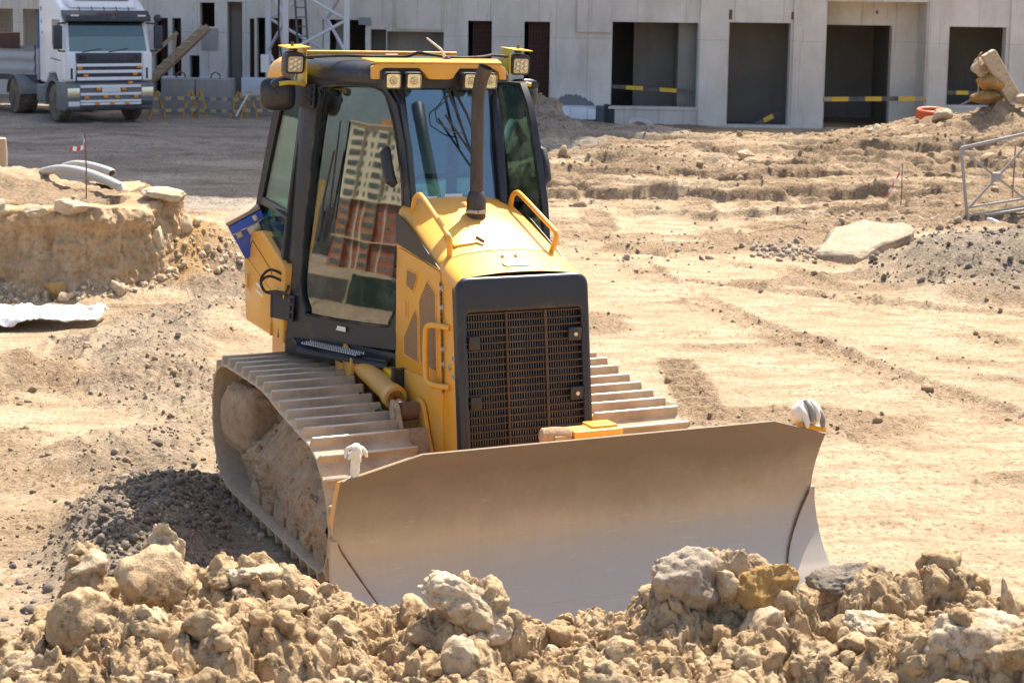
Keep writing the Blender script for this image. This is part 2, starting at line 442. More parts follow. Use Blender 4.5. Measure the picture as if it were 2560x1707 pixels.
    for pts_, hw_, sd in (([(7.2, 12.5), (5.2, 15.2), (3.6, 18.2), (2.4, 21.6), (1.7, 25.5), (1.5, 30)], .24, 1), ([(8.8, 14.5), (6.8, 17.0), (5.3, 19.8), (4.2, 23), (3.5, 27), (3.4, 31)], .24, 2), ([(9.5, 19.5), (6.2, 21.0), (3.4, 22.6), (.9, 24.4), (-2.5, 26.5)], .2, 3), ([(9.5, 21.8), (6.4, 23.0), (3.8, 24.4), (1.0, 26.6), (-2, 28.6)], .2, 4), ([(-6.6, 10.5), (-5.2, 13.6), (-4.6, 16.6), (-4.9, 19)], .2, 5), ([(-14, 36.5), (-9, 38.5), (-5, 42), (-3, 48)], .3, 6), ([(-14, 40), (-9.5, 42), (-6, 45.5), (-4.6, 51)], .3, 7), ([(-12, 31.5), (-7, 33.2), (-2, 33.5)], .3, 8)):
        best = np.full(x.shape, 9.0); arc = np.zeros(x.shape); acc = 0.0; pp = np.array(pts_, float)
        tq = np.linspace(0, len(pp) - 1, 22); px_ = np.interp(tq, range(len(pp)), pp[:, 0]); py_ = np.interp(tq, range(len(pp)), pp[:, 1])
        kk = np.ones(5) / 5; px_ = np.convolve(np.pad(px_, 2, mode='reflect', reflect_type='odd'), kk, 'valid'); py_ = np.convolve(np.pad(py_, 2, mode='reflect', reflect_type='odd'), kk, 'valid')
        for i in range(21):
            ex, ey = px_[i + 1] - px_[i], py_[i + 1] - py_[i]; L = math.hypot(ex, ey); t = np.clip(((x - px_[i]) * ex + (y - py_[i]) * ey) / L / L, 0, 1)
            sg_ = np.hypot(x - px_[i] - ex * t, y - py_[i] - ey * t); m_ = sg_ < best; best = np.where(m_, sg_, best); arc = np.where(m_, acc + t * L, arc); acc += L
        fade = sstep(-.25, .2, fbm2(arc / 1.8, arc * 0 + sd, 3, 300 + sd)); inn = (1 - sstep(hw_ * .8, hw_, best)) * fade
        h = h - inn * (.022 + .022 * (np.sin(arc * 2 * math.pi / .21 + 5 * best) > 0)) + .03 * np.exp(-((best - hw_ * 1.15) / .06) ** 2) * fade * (1 + fbm2(x / .15, y / .15, 3, 320 + sd))
        trk = np.maximum(trk, .75 * inn + .5 * np.exp(-((best - hw_ * 1.15) / .07) ** 2) * fade)
    for cx, cy, rx, ry, sd in ((2.4, 19.6, 1.1, .30, 131), (3.35, 17.0, .8, .22, 133), (3.9, 21.2, 1.6, .35, 135), (2.5, 22.6, 1.5, .4, 137), (3.1, 12.6, .9, .25, 139), (5.0, 18.6, 1.4, .3, 141), (2.4, 25.2, 2.0, .5, 143), (2.9, 27.6, 2.2, .6, 145), (3.05, 15.2, .6, .16, 147)):
        d = np.hypot((x - cx) / rx, (y - cy - .06 * (x - cx)) / ry) + .5 * fbm2(x / .35, y / .25, 3, sd)
        h = h + (1 - sstep(.3, 1.0, d)) * (.02 + .03 * fbm2(x / .12, y / .07, 3, sd + 1, .6, True))
    if not zones: return h
    prints = pr_m
    grav = np.maximum.reduce([gm * .62, np.exp(-((x - 7.6) / 2.3) ** 2 - ((y - 23.8) / 2.0) ** 2) * 1.5, np.exp(-((x - 9.6) / 2.6) ** 2 - ((y - 25.2) / 2.3) ** 2) * 1.5])
    grav = np.maximum(grav, 1.2 * np.exp(-((x + 2.4) / .75) ** 2 - ((y - 11.6) / 1.5) ** 2))  # dark gravel by the near track, its tone also painting the shadow deeper
    grav = np.maximum(grav, .75 * np.exp(-((x - 4.3) / .7) ** 2 - ((y - 26.4) / .8) ** 2))
    grav = np.maximum(grav, .62 * np.exp(-((x - 3.6) / 5) ** 2 - ((y - 47.8) / 2.6) ** 2))
    line = 31.2 + np.clip((x + 4.2) / 4.9, 0, 1) * 8 + np.clip(x - .7, 0, 30) * 2.1
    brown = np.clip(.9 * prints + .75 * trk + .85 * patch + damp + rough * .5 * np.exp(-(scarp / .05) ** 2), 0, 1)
    shade_mud = sstep(-1.6, .8, y - line) * (1 - sstep(1.0, 8, x)) + .25 * rough  # yard mud toned inside the building's shadow edge, shade put into its colour
    shade_mud = np.where(x < -4, sstep(29.0, 31.5, y), shade_mud)
    ochre = .9 * np.exp(-((x + 4.25) / .55) ** 2 - ((y - 22.4) / 1.1) ** 2) + .5 * np.exp(-((x - 5.6) / .7) ** 2 - ((y - 25.6) / .7) ** 2) + .35 * np.exp(-((x - 2.6) / 1.4) ** 2 - ((y - 25.6) / 1.2) ** 2) + .42 * (face * (1 - face) * 4)
    return h, np.clip(grav, 0, 1), np.clip(shade_mud, 0, 1), np.clip(ochre, 0, 1), brown

def H(x, y): return float(terrain(np.array([x]), np.array([y]))[0])

yr = np.concatenate([-np.geomspace(900, 6, 10), np.linspace(-3, 4.6, 5), np.geomspace(5.0, 28, 430), np.geomspace(28.06, 55, 430), np.geomspace(55.2, 70, 24), np.geomspace(76, 3000, 26)])
tr = np.concatenate([-np.geomspace(40, .46, 22), np.linspace(-.43, .43, 700), np.geomspace(.46, 40, 22)])
T, Yg = np.meshgrid(tr, yr)
Xg = T * np.maximum(Yg, 6.0)
flat = (np.abs(T) > .45) | (Yg > 72) | (Yg < 4.7)
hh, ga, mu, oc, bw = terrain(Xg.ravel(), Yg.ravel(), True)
hh = np.where(flat.ravel() & (np.abs(Xg.ravel()) > 34), 0, hh)
hh = np.where((Yg.ravel() > 57) & (Yg.ravel() < 90), np.minimum(hh, -.35), hh)
V = np.stack([Xg.ravel(), Yg.ravel(), hh], 1)
nr, nc = Xg.shape
idx = np.arange(nr * nc).reshape(nr, nc)
Fq = np.stack([idx[:-1, :-1], idx[:-1, 1:], idx[1:, 1:], idx[1:, :-1]], -1).reshape(-1, 4)
me = np_mesh('ground', V, Fq)
ca = me.color_attributes.new('zone', 'FLOAT_COLOR', 'POINT')
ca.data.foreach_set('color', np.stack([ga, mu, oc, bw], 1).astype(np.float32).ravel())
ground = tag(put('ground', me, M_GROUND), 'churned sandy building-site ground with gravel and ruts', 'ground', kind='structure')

# ------------------------------------------------------------------ rocks
_ico = {}
def ico(level):
    if level not in _ico:
        bm = bmesh.new(); bmesh.ops.create_icosphere(bm, subdivisions=level, radius=1)
        V = np.array([v.co[:] for v in bm.verts]); F = np.array([[v.index for v in f.verts] for f in bm.faces]); bm.free()
        _ico[level] = (V, F)
    return _ico[level]

def worley3(p, seed=0):
    pi = np.floor(p).astype(np.int64); b1 = np.full(len(p), 9.0); b2 = np.full(len(p), 9.0)
    for dx in (-1, 0, 1):
        for dy in (-1, 0, 1):
            for dz in (-1, 0, 1):
                c = pi + np.array([dx, dy, dz]); q_ = [_h(c[:, 0], c[:, 1], c[:, 2], seed + k) for k in range(3)]
                d = np.sqrt(sum((c[:, k] + q_[k] - p[:, k]) ** 2 for k in range(3)))
                m = d < b1; b2 = np.where(m, b1, np.minimum(b2, d)); b1 = np.where(m, d, b1)
    return b1, b2

def rock(seed, level=3, rough=.35, facets=5, size=(1, 1, 1), crag=.12):
    V, F = ico(level); V = V.copy(); r = np.random.RandomState(seed)
    for _ in range(facets):                       # planar cuts
        n = r.normal(size=3); n /= np.linalg.norm(n); d = r.uniform(.42, .82)
        s = V @ n; V = V - np.outer(np.clip(s - d, 0, 9) * .9, n)
    D = V / np.linalg.norm(V, axis=1)[:, None]
    k = fbm3(D * 1.3 + seed * 7.1, 3, seed) * rough + fbm3(V * 2.8 + seed * 3.3, 4, seed + 9, .6, True) * crag
    if level >= 3:
        f1, f2 = worley3(V * 2.6 + seed, seed + 3); k = k + (np.sqrt(np.clip(f2 - f1, 0, 1)) - .45) * crag * 1.1
    if level >= 4:
        f1, f2 = worley3(V * 6.5 + seed, seed + 5); k = k + (np.sqrt(np.clip(f2 - f1, 0, 1)) - .45) * crag * .55
        k = k + fbm3(V * 9 + seed, 4, seed + 20, .65, True) * crag * .3
    if level >= 5:
        f1, f2 = worley3(V * 15 + seed, seed + 7); k = k + (np.sqrt(np.clip(f2 - f1, 0, 1)) - .45) * crag * .25
    V = V + D * k[:, None]
    return V * np.array(size), F

def rotm(r):
    a = r.normal(size=4); a /= np.linalg.norm(a); w, x, y, z = a
    return np.array([[1 - 2 * (y * y + z * z), 2 * (x * y - z * w), 2 * (x * z + y * w)], [2 * (x * y + z * w), 1 - 2 * (x * x + z * z), 2 * (y * z - x * w)], [2 * (x * z - y * w), 2 * (y * z + x * w), 1 - 2 * (x * x + y * y)]])

def scatter(name, pts, sizes, mat, seed, level=2, rough=.35, nbase=7, sink=.3, label=None, cat=None):
    r = np.random.RandomState(seed); base = [rock(seed * 31 + i, level, rough * .7, 8, (1, 1, 1), .12) for i in range(nbase)]
    Vs, Fs, b = [], [], 0
    for (x, y, z), s in zip(pts, sizes):
        V, F = base[r.randint(nbase)]; V = (V * r.uniform(.7, 1.25, 3)) @ rotm(r).T * s
        V = V + np.array([x, y, z + s * (.5 - sink)]); Vs.append(V); Fs.append(F + b); b += len(V)
    me = np_mesh(name, np.concatenate(Vs), np.concatenate(Fs))
    return tag(put(name, me, mat), label, cat, kind='stuff')

def boulder(name, label, loc, size, seed, mat, level=4, rot=(0, 0, 0), rough=.3, facets=6, crag=.14, cat='rock', group=None):
    V, F = rock(seed, level, rough, facets, (1, 1, 1), crag)
    V = V * np.array(size)
    return tag(put(name, np_mesh(name, V, F), mat, loc=loc, rot=rot), label, cat, group)

# gravel left of the machine
def sample_mask(n, x0, x1, y0, y1, test, seed):
    r = np.random.RandomState(seed); x = r.uniform(x0, x1, n); y = r.uniform(y0, y1, n); k = test(x, y); return x[k], y[k]
def gm_test(x, y): return terrain(x, y, True)[1] > .45
x, y = sample_mask(3400, -5.3, -1.75, 10.3, 23, gm_test, 3)
r = np.random.RandomState(4); s = np.clip(r.lognormal(-4.35, .5, len(x)), .006, .045)
scatter('gravel', list(zip(x, y, terrain(x, y))), s, M_PEBBLE, 5, 1, .3, label='loose grey-brown gravel strewn left of the bulldozer track', cat='gravel')
x, y = sample_mask(2400, 3.6, 10.5, 21.4, 28.5, gm_test, 13)
s = np.clip(r.lognormal(-3.95, .55, len(x)), .01, .07)
scatter('gravel', list(zip(x, y, terrain(x, y))), s, M_CLOD_DARK, 15, 2, .35, label='dark grey gravel heaped at the right edge of the yard', cat='gravel')
x = np.concatenate([r.normal(4.35, .33, 170), r.normal(6.6, .8, 160), r.normal(2.6, 1.2, 110)]); y = np.concatenate([r.normal(26.2, .45, 170), r.normal(28.6, .7, 160), r.normal(26.0, 1.3, 110)])
s = np.clip(r.lognormal(-3.6, .55, len(x)), .012, .08)
scatter('stone_rubble', list(zip(x, y, terrain(x, y))), s, M_PEBBLE, 17, 2, .3, label='small broken stones around the fallen concrete slab', cat='rubble')
# clods over the churned soil, heaps and along the building
x = np.concatenate([r.uniform(.3, 16, 2600), r.normal(12.5, 3, 900), r.normal(.4, .9, 380), r.uniform(2, 9.5, 700), r.uniform(1.0, 5.5, 260)])
y = np.concatenate([r.uniform(30, 50, 2600), r.normal(44.5, 2.2, 900), r.normal(49.0, .8, 380), r.normal(49.6, .8, 700), r.normal(36.3, .8, 260)])
s = np.clip(r.lognormal(-3.75, .6, len(x)), .012, .13)
scatter('soil_clods', list(zip(x, y, terrain(x, y))), s, M_SOILBROWN, 19, 2, .5, sink=.45, label='crumbled brown soil clods over the churned ground by the building', cat='soil')
# crumbs on the loose patches of the open sand
def pt_test(x, y): return terrain(x, y, True)[4] > .35
x, y = sample_mask(3000, .9, 8, 11, 29, pt_test, 61); x2, y2 = sample_mask(1500, -6.6, -3.0, 11, 20, pt_test, 62); x = np.concatenate([x, x2]); y = np.concatenate([y, y2])
s = np.clip(r.lognormal(-4.35, .6, len(x)), .005, .06)
scatter('soil_crumbs', list(zip(x, y, terrain(x, y))), s, M_SOILBROWN, 21, 1, .45, sink=.4, label='small dry soil crumbs dotted over the open sand', cat='soil')
# crumbs at the toe of the bank
x = r.uniform(-7.5, -3.6, 900); y = 20.55 + np.abs(r.normal(0, .5, 900)) + np.clip(x + 5.2, 0, 2) * 1.0
s = np.clip(r.lognormal(-4.0, .6, len(x)), .008, .10)
scatter('soil_clods', list(zip(x, y, terrain(x, y))), s, M_CLOD_PALE, 23, 2, .5, sink=.4, label='pale crumbled earth lying at the foot of the left bank', cat='soil')
# the cut face of the bank, modelled as a surface of its own
FP = [(-12, 21.45), (-9.5, 21.4), (-7.5, 21.3), (-6.3, 21.15), (-5.4, 21.12), (-4.95, 21.45), (-4.66, 21.95), (-4.48, 22.5), (-4.55, 23.0), (-4.85, 23.5), (-5.6, 24.4)]
fp = np.array(FP); sg = np.r_[0, np.cumsum(np.hypot(*np.diff(fp, axis=0).T))]; SS = np.linspace(0, sg[-1], 520); px = np.interp(SS, sg, fp[:, 0]); py = np.interp(SS, sg, fp[:, 1])
ker = np.ones(31) / 31; px = np.convolve(np.pad(px, 15, mode='edge'), ker, 'valid'); py = np.convolve(np.pad(py, 15, mode='edge'), ker, 'valid')
tx_ = np.gradient(px); ty_ = np.gradient(py); tl_ = np.hypot(tx_, ty_); nx_ = ty_ / tl_; ny_ = -tx_ / tl_
TT = np.linspace(0, 1, 84); GS, GT = np.meshgrid(np.arange(520), TT); si = GS.ravel(); tt = GT.ravel(); S_ = SS[si]
ztop = 1.21 + .16 * fbm2(px / 1.2, py / 1.2, 4, 97); zz = -.12 + (ztop[si] + .12) * np.minimum(tt / .9, 1)
sl = sstep(6.4, 8.6, S_)                                   # the right end has slumped to a slope
out = (.22 + .55 * sl) * (1 - np.minimum(tt / .9, 1)) ** 1.8 - .62 * np.clip((tt - .9) / .1, 0, 1)
p3 = np.stack([S_, zz, np.zeros_like(zz)], 1)
nz = .20 * fbm3(p3 * [.8, .9, 1], 4, 171, .55) + .17 * fbm3(p3 * [3.2, .6, 1], 4, 173, .6, True) + .045 * fbm3(p3 * [9, 6, 1], 4, 175, .6, True) + .02 * fbm3(p3 * [24, 18, 1], 3, 176, .6, True)
f1, f2 = worley3(p3 * [2.4, 3.6, 1.0], 177); nz = nz + .06 * (np.sqrt(np.clip(f2 - f1, 0, 1)) - .45)
band = np.exp(-((zz - .98 - .06 * fbm2(S_ / 1.5, S_ * 0, 2, 179)) / .10) ** 2); nz = nz + .14 * band * (1 - sl)   # crust stands proud
out = out + nz * (1 - .8 * np.clip((tt - .92) / .08, 0, 1))
zz = zz + .04 * fbm3(p3 * 4, 3, 181) * np.clip((tt - .85) / .1, 0, 1)
Vb = np.stack([px[si] + nx_[si] * out, py[si] + ny_[si] * out, zz], 1); ib = np.arange(len(si)).reshape(GS.shape)
me = np_mesh('earth_bank', Vb, np.stack([ib[:-1, :-1], ib[:-1, 1:], ib[1:, 1:], ib[1:, :-1]], -1).reshape(-1, 4))
M_BANK = clod_material('bank_earth', (.50, .37, .235), (.43, .285, .155), (.27, .18, .105))
tag(put('earth_bank', me, M_BANK), 'steep cut face of the sandy earth bank at left', 'bank', kind='structure')

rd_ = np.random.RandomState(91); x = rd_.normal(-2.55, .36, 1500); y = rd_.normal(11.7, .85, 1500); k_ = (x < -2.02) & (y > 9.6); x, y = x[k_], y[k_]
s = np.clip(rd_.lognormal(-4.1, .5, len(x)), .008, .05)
scatter('gravel', list(zip(x, y, terrain(x, y))), s, M_CLOD_DARK, 93, 1, .35, sink=.4, label='dark gravel heap deepening the shadow beside the near track', cat='gravel')
# ------------------------------------------------------------------ foreground spoil heap
MX = [-3.4, -2.8, -2.3, -2.16, -1.96, -1.86, -1.70, -1.60, -1.38, -1.23, -1.04, -.95, -.86, -.75, -.54, -.38, -.2, .09, .26, .59, .66, .8, 1.0, 1.18, 1.3, 1.46, 1.7, 2.01, 2.2, 2.8, 3.4]
MZ = [.75, .92, 1.05, 1.12, 1.26, 1.33, 1.37, 1.38, 1.42, 1.43, 1.43, 1.38, 1.35, 1.29, 1.26, 1.29, 1.29, 1.27, 1.27, 1.29, 1.32, 1.34, 1.36, 1.36, 1.34, 1.40, 1.43, 1.42, 1.30, 1.15, 1.0]
LUMP = [(-1.80, 7.0, .12, .15, .20), (-1.46, 7.0, .13, .16, .22), (-1.10, 7.02, .22, .16, .09), (-.70, 6.98, .16, .14, .07), (-.16, 6.88, .24, .17, .22), (.84, 6.95, .30, .19, .24), (1.10, 6.9, .18, .16, .18), (1.55, 7.0, .32, .2, .10), (1.88, 7.02, .2, .18, .10), (1.88, 6.35, .36, .24, .16), (-1.6, 6.6, .3, .2, .08), (-.95, 6.55, .3, .2, .07), (.5, 6.5, .25, .2, .06), (1.1, 6.45, .3, .18, .08)]
def mound(x, y):
    B = np.interp(x, MX, MZ)
    w = .25 * fbm2(x / .8, y / .8, 3, 201)
    s = (1 - sstep(6.98, 8.75, y + w)) * (.30 + .70 * sstep(4.6, 6.3, y + w * .5)) * sstep(2.6, 4.4, y)
    wx = x + .06 * fbm2(x / .17, y / .17, 3, 221); wy = y + .06 * fbm2(x / .17, y / .17, 3, 223)
    def cells(sc, sd):
        f1, f2, c, t = worley(wx / sc, wy / sc, sd); return np.clip(f2 - f1, 0, .5) ** .5, c - .5, t
    a1, b1, t1 = cells(.36, 205); a2, b2, t2 = cells(.17, 209); a3, b3, t3 = cells(.075, 211); a4, b4, t4 = cells(.033, 215)
    d = .08 * (a1 - .5) + .05 * b1 + .18 * t1 + .05 * (a2 - .5) + .025 * b2 + .11 * t2 + .028 * (a3 - .5) + .012 * b3 + .06 * t3 + .012 * (a4 - .5) + .03 * t4 + .022 * fbm2(x / .07, y / .07, 4, 213, .6, True)
    for lx, ly, rx, ry, lh in LUMP:
        q_ = np.hypot((wx - lx) / rx, (wy - ly) / ry); d = d + lh * (1 - sstep(.1, 1.35, q_))
    return B * s + d * sstep(.02, .5, s) - .045
gx = np.linspace(-2.9, 2.9, 1000); gy = np.concatenate([np.linspace(4.6, 5.9, 60), np.linspace(5.91, 7.4, 330), np.linspace(7.42, 8.9, 90)])
Xm, Ym = np.meshgrid(gx, gy); Zm = mound(Xm.ravel(), Ym.ravel())
idx = np.arange(Xm.size).reshape(Xm.shape)
Fm = np.stack([idx[:-1, :-1], idx[:-1, 1:], idx[1:, 1:], idx[1:, :-1]], -1).reshape(-1, 4)
jx = .022 * fbm2(Xm.ravel() / .08, Ym.ravel() / .08 + Zm * 6, 3, 231); jy = .022 * fbm2(Xm.ravel() / .08 + Zm * 6, Ym.ravel() / .08, 3, 233)
me = np_mesh('spoil_heap', np.stack([Xm.ravel() + jx, Ym.ravel() + jy, Zm], 1), Fm)
tag(put('spoil_heap', me, M_CLOD), 'heap of dug-up crumbly clay along the bottom of the picture', 'soil heap', kind='stuff')
def MH(x, y): return float(mound(np.array([x]), np.array([y]))[0])
x = r.uniform(-2.6, 2.6, 800); y = r.uniform(5.7, 7.5, 800); s = np.clip(r.lognormal(-3.9, .6, 800), .008, .065)
scatter('loose_clods', list(zip(x, y, mound(x, y))), s, M_CLOD, 31, 3, .55, sink=.5, label='loose clay clods covering the foreground spoil heap', cat='soil')
x = r.uniform(-2.4, 2.4, 450); y = r.uniform(5.8, 7.4, 450); s = np.clip(r.lognormal(-3.9, .6, 450), .008, .06)
scatter('loose_clods', list(zip(x, y, mound(x, y))), s, M_CLOD, 33, 3, .55, sink=.5, label='smaller clay lumps strewn among the clods of the foreground heap', cat='soil')
x = r.uniform(-2.5, 2.5, 260); y = r.uniform(5.9, 7.25, 260); s = np.clip(r.lognormal(-2.85, .38, 260), .035, .13)
scatter('angular_clods', list(zip(x, y, mound(x, y))), s, M_CLOD, 35, 4, .28, nbase=9, sink=.62, label='fist to head sized broken clay clods packed over the foreground heap', cat='soil')
x = r.uniform(-2.5, 2.5, 50); y = r.uniform(5.9, 7.2, 50); s = np.clip(r.lognormal(-2.8, .4, 50), .035, .13)
scatter('angular_clods', list(zip(x, y, mound(x, y))), s, M_CLOD_PALE, 37, 4, .28, nbase=9, sink=.62, label='pale broken clay clods scattered among the brown ones of the foreground heap', cat='soil')
CL = 'clods of clay on the foreground heap'
for nm, lab, x, y, dz, sz, sd, mt, rt in [
    ('clay_clod', 'tall pale clod sticking up, highest on the left of the foreground heap', -1.46, 7.0, -.02, (.10, .10, .13), 301, M_CLOD_PALE, (.1, .1, .3)),
    ('clay_clod', 'upright grey-tan clod at the far left end of the heap crest', -1.80, 7.0, -.03, (.09, .10, .12), 302, M_CLOD, (0, -.15, 1.1)),
    ('clay_clod', 'rounded pale clod beside the bulldozer shadow on the heap crest', -1.08, 7.0, -.02, (.14, .12, .08), 304, M_CLOD_PALE, (0, .2, .8)),
    ('clay_clod', 'brown clod just below the bulldozer track front', -.72, 7.0, -.02, (.12, .10, .08), 305, M_CLOD, (.3, 0, .2)),
    ('clay_clod', 'large pale flaky chunk in front of the blade, left of centre', -.15, 6.86, -.04, (.22, .13, .13), 307, M_CLOD_PALE, (.1, .50, .2)),
    ('clay_boulder', 'big grey-tan rough boulder in front of the blade, right of centre', .82, 6.95, -.06, (.24, .16, .15), 309, M_CLOD_GREY, (0, .1, .3)),
    ('clay_boulder', 'orange-brown face of clay stuck to the big grey-tan boulder', 1.09, 6.87, -.05, (.15, .13, .14), 310, M_CLOD_OCHRE, (.2, 0, .9)),
    ('clay_clod', 'dark earthy lump on the right of the heap crest', 1.52, 7.02, -.04, (.22, .16, .10), 312, M_CLOD_DARK, (0, 0, .2)),
    ('stone_shard', 'pointed thin stone shard standing at the right edge of the heap', 2.13, 6.95, .06, (.055, .04, .22), 314, M_STONE, (.1, -.28, .4)),
    ('clay_boulder', 'large whitish boulder at the bottom right corner', 1.88, 6.35, -.10, (.32, .20, .20), 315, M_CLOD_PALE, (0, .15, .2)),
    ('stone_shard', 'angular cream stone above the large whitish boulder', 1.47, 6.62, .02, (.14, .08, .08), 316, M_STONE, (.4, .3, .5)),
]:
    boulder(nm, lab, (x, y, MH(x, y) + dz), sz, sd, mt, 5, rt, .25, 10, .10, 'clod' if 'clod' in nm else 'rock', CL)

# ------------------------------------------------------------------ machine materials
def yellow_paint(name, dust):
    q = NT(name)
    c = q.mix(q.noise(2.5, 4), (.73, .33, .017), (.82, .39, .025))
    d1 = q.noise(2.2, 6, .68); d2 = q.noise(28, 5, .7)
    up = q.ramp(q.up(), [(.25, 0), (.95, 1)])
    f = q.math('MULTIPLY', q.ramp(d1, [(.38, .1), (.72, 1)]), dust)
    f = q.math('ADD', f, q.math('MULTIPLY', up, .09 * (dust + .3)))
    c = q.mix(f, c, (.52, .37, .21))
    chip = q.ramp(q.noise(14, 6, .75), [(.69, 0), (.72, 1)])
    c = q.mix(q.math('MULTIPLY', chip, .55), c, (.22, .12, .06))
    strk = q.ramp(q.noise(5, 5, .7, co=q.co((9, 9, .8))), [(.52, 0), (.75, 1)])
    c = q.mix(q.math('MULTIPLY', strk, .30 * (.4 + dust)), c, (.45, .27, .11))
    q.col(c); q.rough(q.math('ADD', q.math('MULTIPLY', f, .5), .30)); q.bump(d2, .05, .003)
    return q.m
M_YEL = yellow_paint('yellow_paint', .28)
M_YEL_DUSTY = yellow_paint('dusty_yellow_paint', .75)
M_YEL_LIME = simple('lime_yellow_paint', (.68, .46, .015), .4, 0, .15, 5, .3)
M_BLK = simple('black_paint', (.017, .019, .027), .36, 0, .3, 5, .05, 2.0, .06, 60, .003)
M_BLK_MATT = simple('black_plastic', (.024, .024, .028), .5, 0, .3, 5, .08, 2.5, .12, 120, .003)
M_RUB = simple('rubber', (.018, .018, .018), .75, 0, .3, 10, .25)
M_STEEL = simple('worn_steel', (.42, .39, .36), .38, .9, .2, 12, .35)
M_CHROME = simple('chrome', (.85, .85, .86), .08, 1, .02)
M_BOLT = simple('zinc_bolt', (.55, .52, .46), .4, .7, .2, 20)
M_RUST = simple('rusty_steel', (.16, .085, .05), .75, .2, .4, 14, .2)
M_DARKGAP = simple('panel_gap', (.03, .02, .012), .9)
M_WHITE = simple('white_decal', (.78, .77, .73), .5, 0, .05)
M_CLOTH = simple('glove_cloth', (.74, .69, .58), .9, 0, .12, 30, .2, 12, .5, 160, .004)
M_BLUE = simple('blue_paint', (.02, .075, .42), .35, 0, .25, 5, .12)

q = NT('caked_steel')            # shoes and running gear under dry clay
n1 = q.noise(5, 6, .65); n2 = q.noise(26, 6, .7)
c = q.mix(q.ramp(n1, [(.40, 0), (.62, 1)]), (.50, .375, .25), (.38, .27, .17))
c = q.mix(q.ramp(n2, [(.62, 0), (.76, 1)]), c, (.22, .155, .105))
wear = q.ramp(q.noise(9, 5, .7, co=q.co((3, .6, 3))), [(.60, 0), (.70, 1)])
c = q.mix(q.math('MULTIPLY', wear, .5), c, (.42, .37, .30))
q.col(c); q.rough(.82); q.metal(q.math('MULTIPLY', wear, .25)); q.bump(n2, .4, .012); q.bump(q.noise(90, 4), .3, .004)
M_SHOE = q.m
q = NT('caked_clay')
n1 = q.noise(3.5, 6, .65); n2 = q.noise(17, 6, .72)
c = q.mix(q.ramp(n1, [(.35, 0), (.65, 1)]), (.54, .39, .255), (.43, .295, .185))
c = q.mix(q.math('MULTIPLY', q.ramp(n2, [(.33, 1), (.5, 0)]), .6), c, (.26, .17, .10))
q.col(c); q.rough(.95); q.b.inputs['Specular IOR Level'].default_value = .1
q.bump(n2, .8, .03); q.bump(q.noise(75, 5, .7), .6, .01)
M_CAKE = q.m
q = NT('polished_blade')
sp = q.n('SeparateXYZ'); q.l(q.tc.outputs['Object'], sp.inputs[0])
strk = q.noise(3, 5, .6, co=q.co((1, 5, .7))); blot = q.noise(1.6, 5, .6); fine = q.noise(30, 5, .7, co=q.co((1, 3, .35)))
c = q.mix(q.ramp(strk, [(.35, 0), (.65, 1)]), (.43, .35, .265), (.40, .32, .24))
c = q.mix(q.math('MULTIPLY', q.ramp(blot, [(.40, 0), (.68, 1)]), .5), c, (.44, .37, .29))
top = q.ramp(q.math('ADD', sp.outputs[2], q.math('MULTIPLY', q.math('SUBTRACT', q.noise(2.2, 5, .65), .5), .36)), [(.60, 0), (1.0, 1)])  # browner upper blade: shade under the curved overhang put into colour
low = q.ramp(q.math('ADD', sp.outputs[2], q.math('MULTIPLY', q.math('SUBTRACT', blot, .5), .5)), [(.25, 1), (.75, 0)])  # paler lower blade: sky sheen put into colour
c = q.mix(q.math('MULTIPLY', low, .65), c, (.53, .465, .39))
scr = q.ramp(q.noise(4, 6, .75, co=q.co((1, 1.2, 14))), [(.60, 0), (.66, 1)])
c = q.mix(q.math('MULTIPLY', scr, .4), c, (.62, .57, .50))
c = q.mix(q.math('MULTIPLY', top, .8), c, (.165, .112, .066))
lip = q.ramp(q.math('ADD', sp.outputs[2], q.math('MULTIPLY', q.math('SUBTRACT', q.noise(7, 6, .7), .5), .12)), [(1.07, 0), (1.11, 1)])
rust = q.mix(q.ramp(q.noise(11, 6, .7, co=q.co((1, .5, 2))), [(.50, 0), (.56, 1)]), (.075, .04, .022), (.60, .29, .035))
c = q.mix(lip, c, rust)
q.col(c); q.metal(q.math('SUBTRACT', .34, q.math('MULTIPLY', top, .25)))
q.rough(q.math('ADD', q.math('MULTIPLY', top, .28), q.math('ADD', .36, q.math('MULTIPLY', fine, .14)))); q.bump(fine, .05, .004)
M_BLADE = q.m
q = NT('grouser_edge_steel'); q.col(q.mix(q.noise(12, 5), (.50, .43, .35), (.62, .54, .44))); q.metal(.7); q.rough(.5); M_EDGE = q.m
q = NT('perforated_sheet')
wv = q.n('TexWave', wave_type='BANDS', bands_direction='Z'); wv.inputs['Scale'].default_value = 26; wv.inputs['Distortion'].default_value = .3
q.l(q.tc.outputs['Object'], wv.inputs['Vector'])
q.col(q.mix(q.ramp(wv.outputs[0], [(.35, 0), (.65, 1)]), (.16, .09, .04), (.46, .27, .11))); q.rough(.6); q.metal(.1); q.bump(wv.outputs[0], .5, .006)
M_PERF = q.m
q = NT('exhaust_steel')
c = q.mix(q.ramp(q.noise(4, 6, .7, co=q.co((3, 3, .8))), [(.4, 0), (.7, 1)]), (.080, .068, .060), (.040, .035, .033)); q.col(c); q.metal(.45); q.rough(.5); q.bump(q.noise(60, 4), .15, .003)
M_EXH = q.m

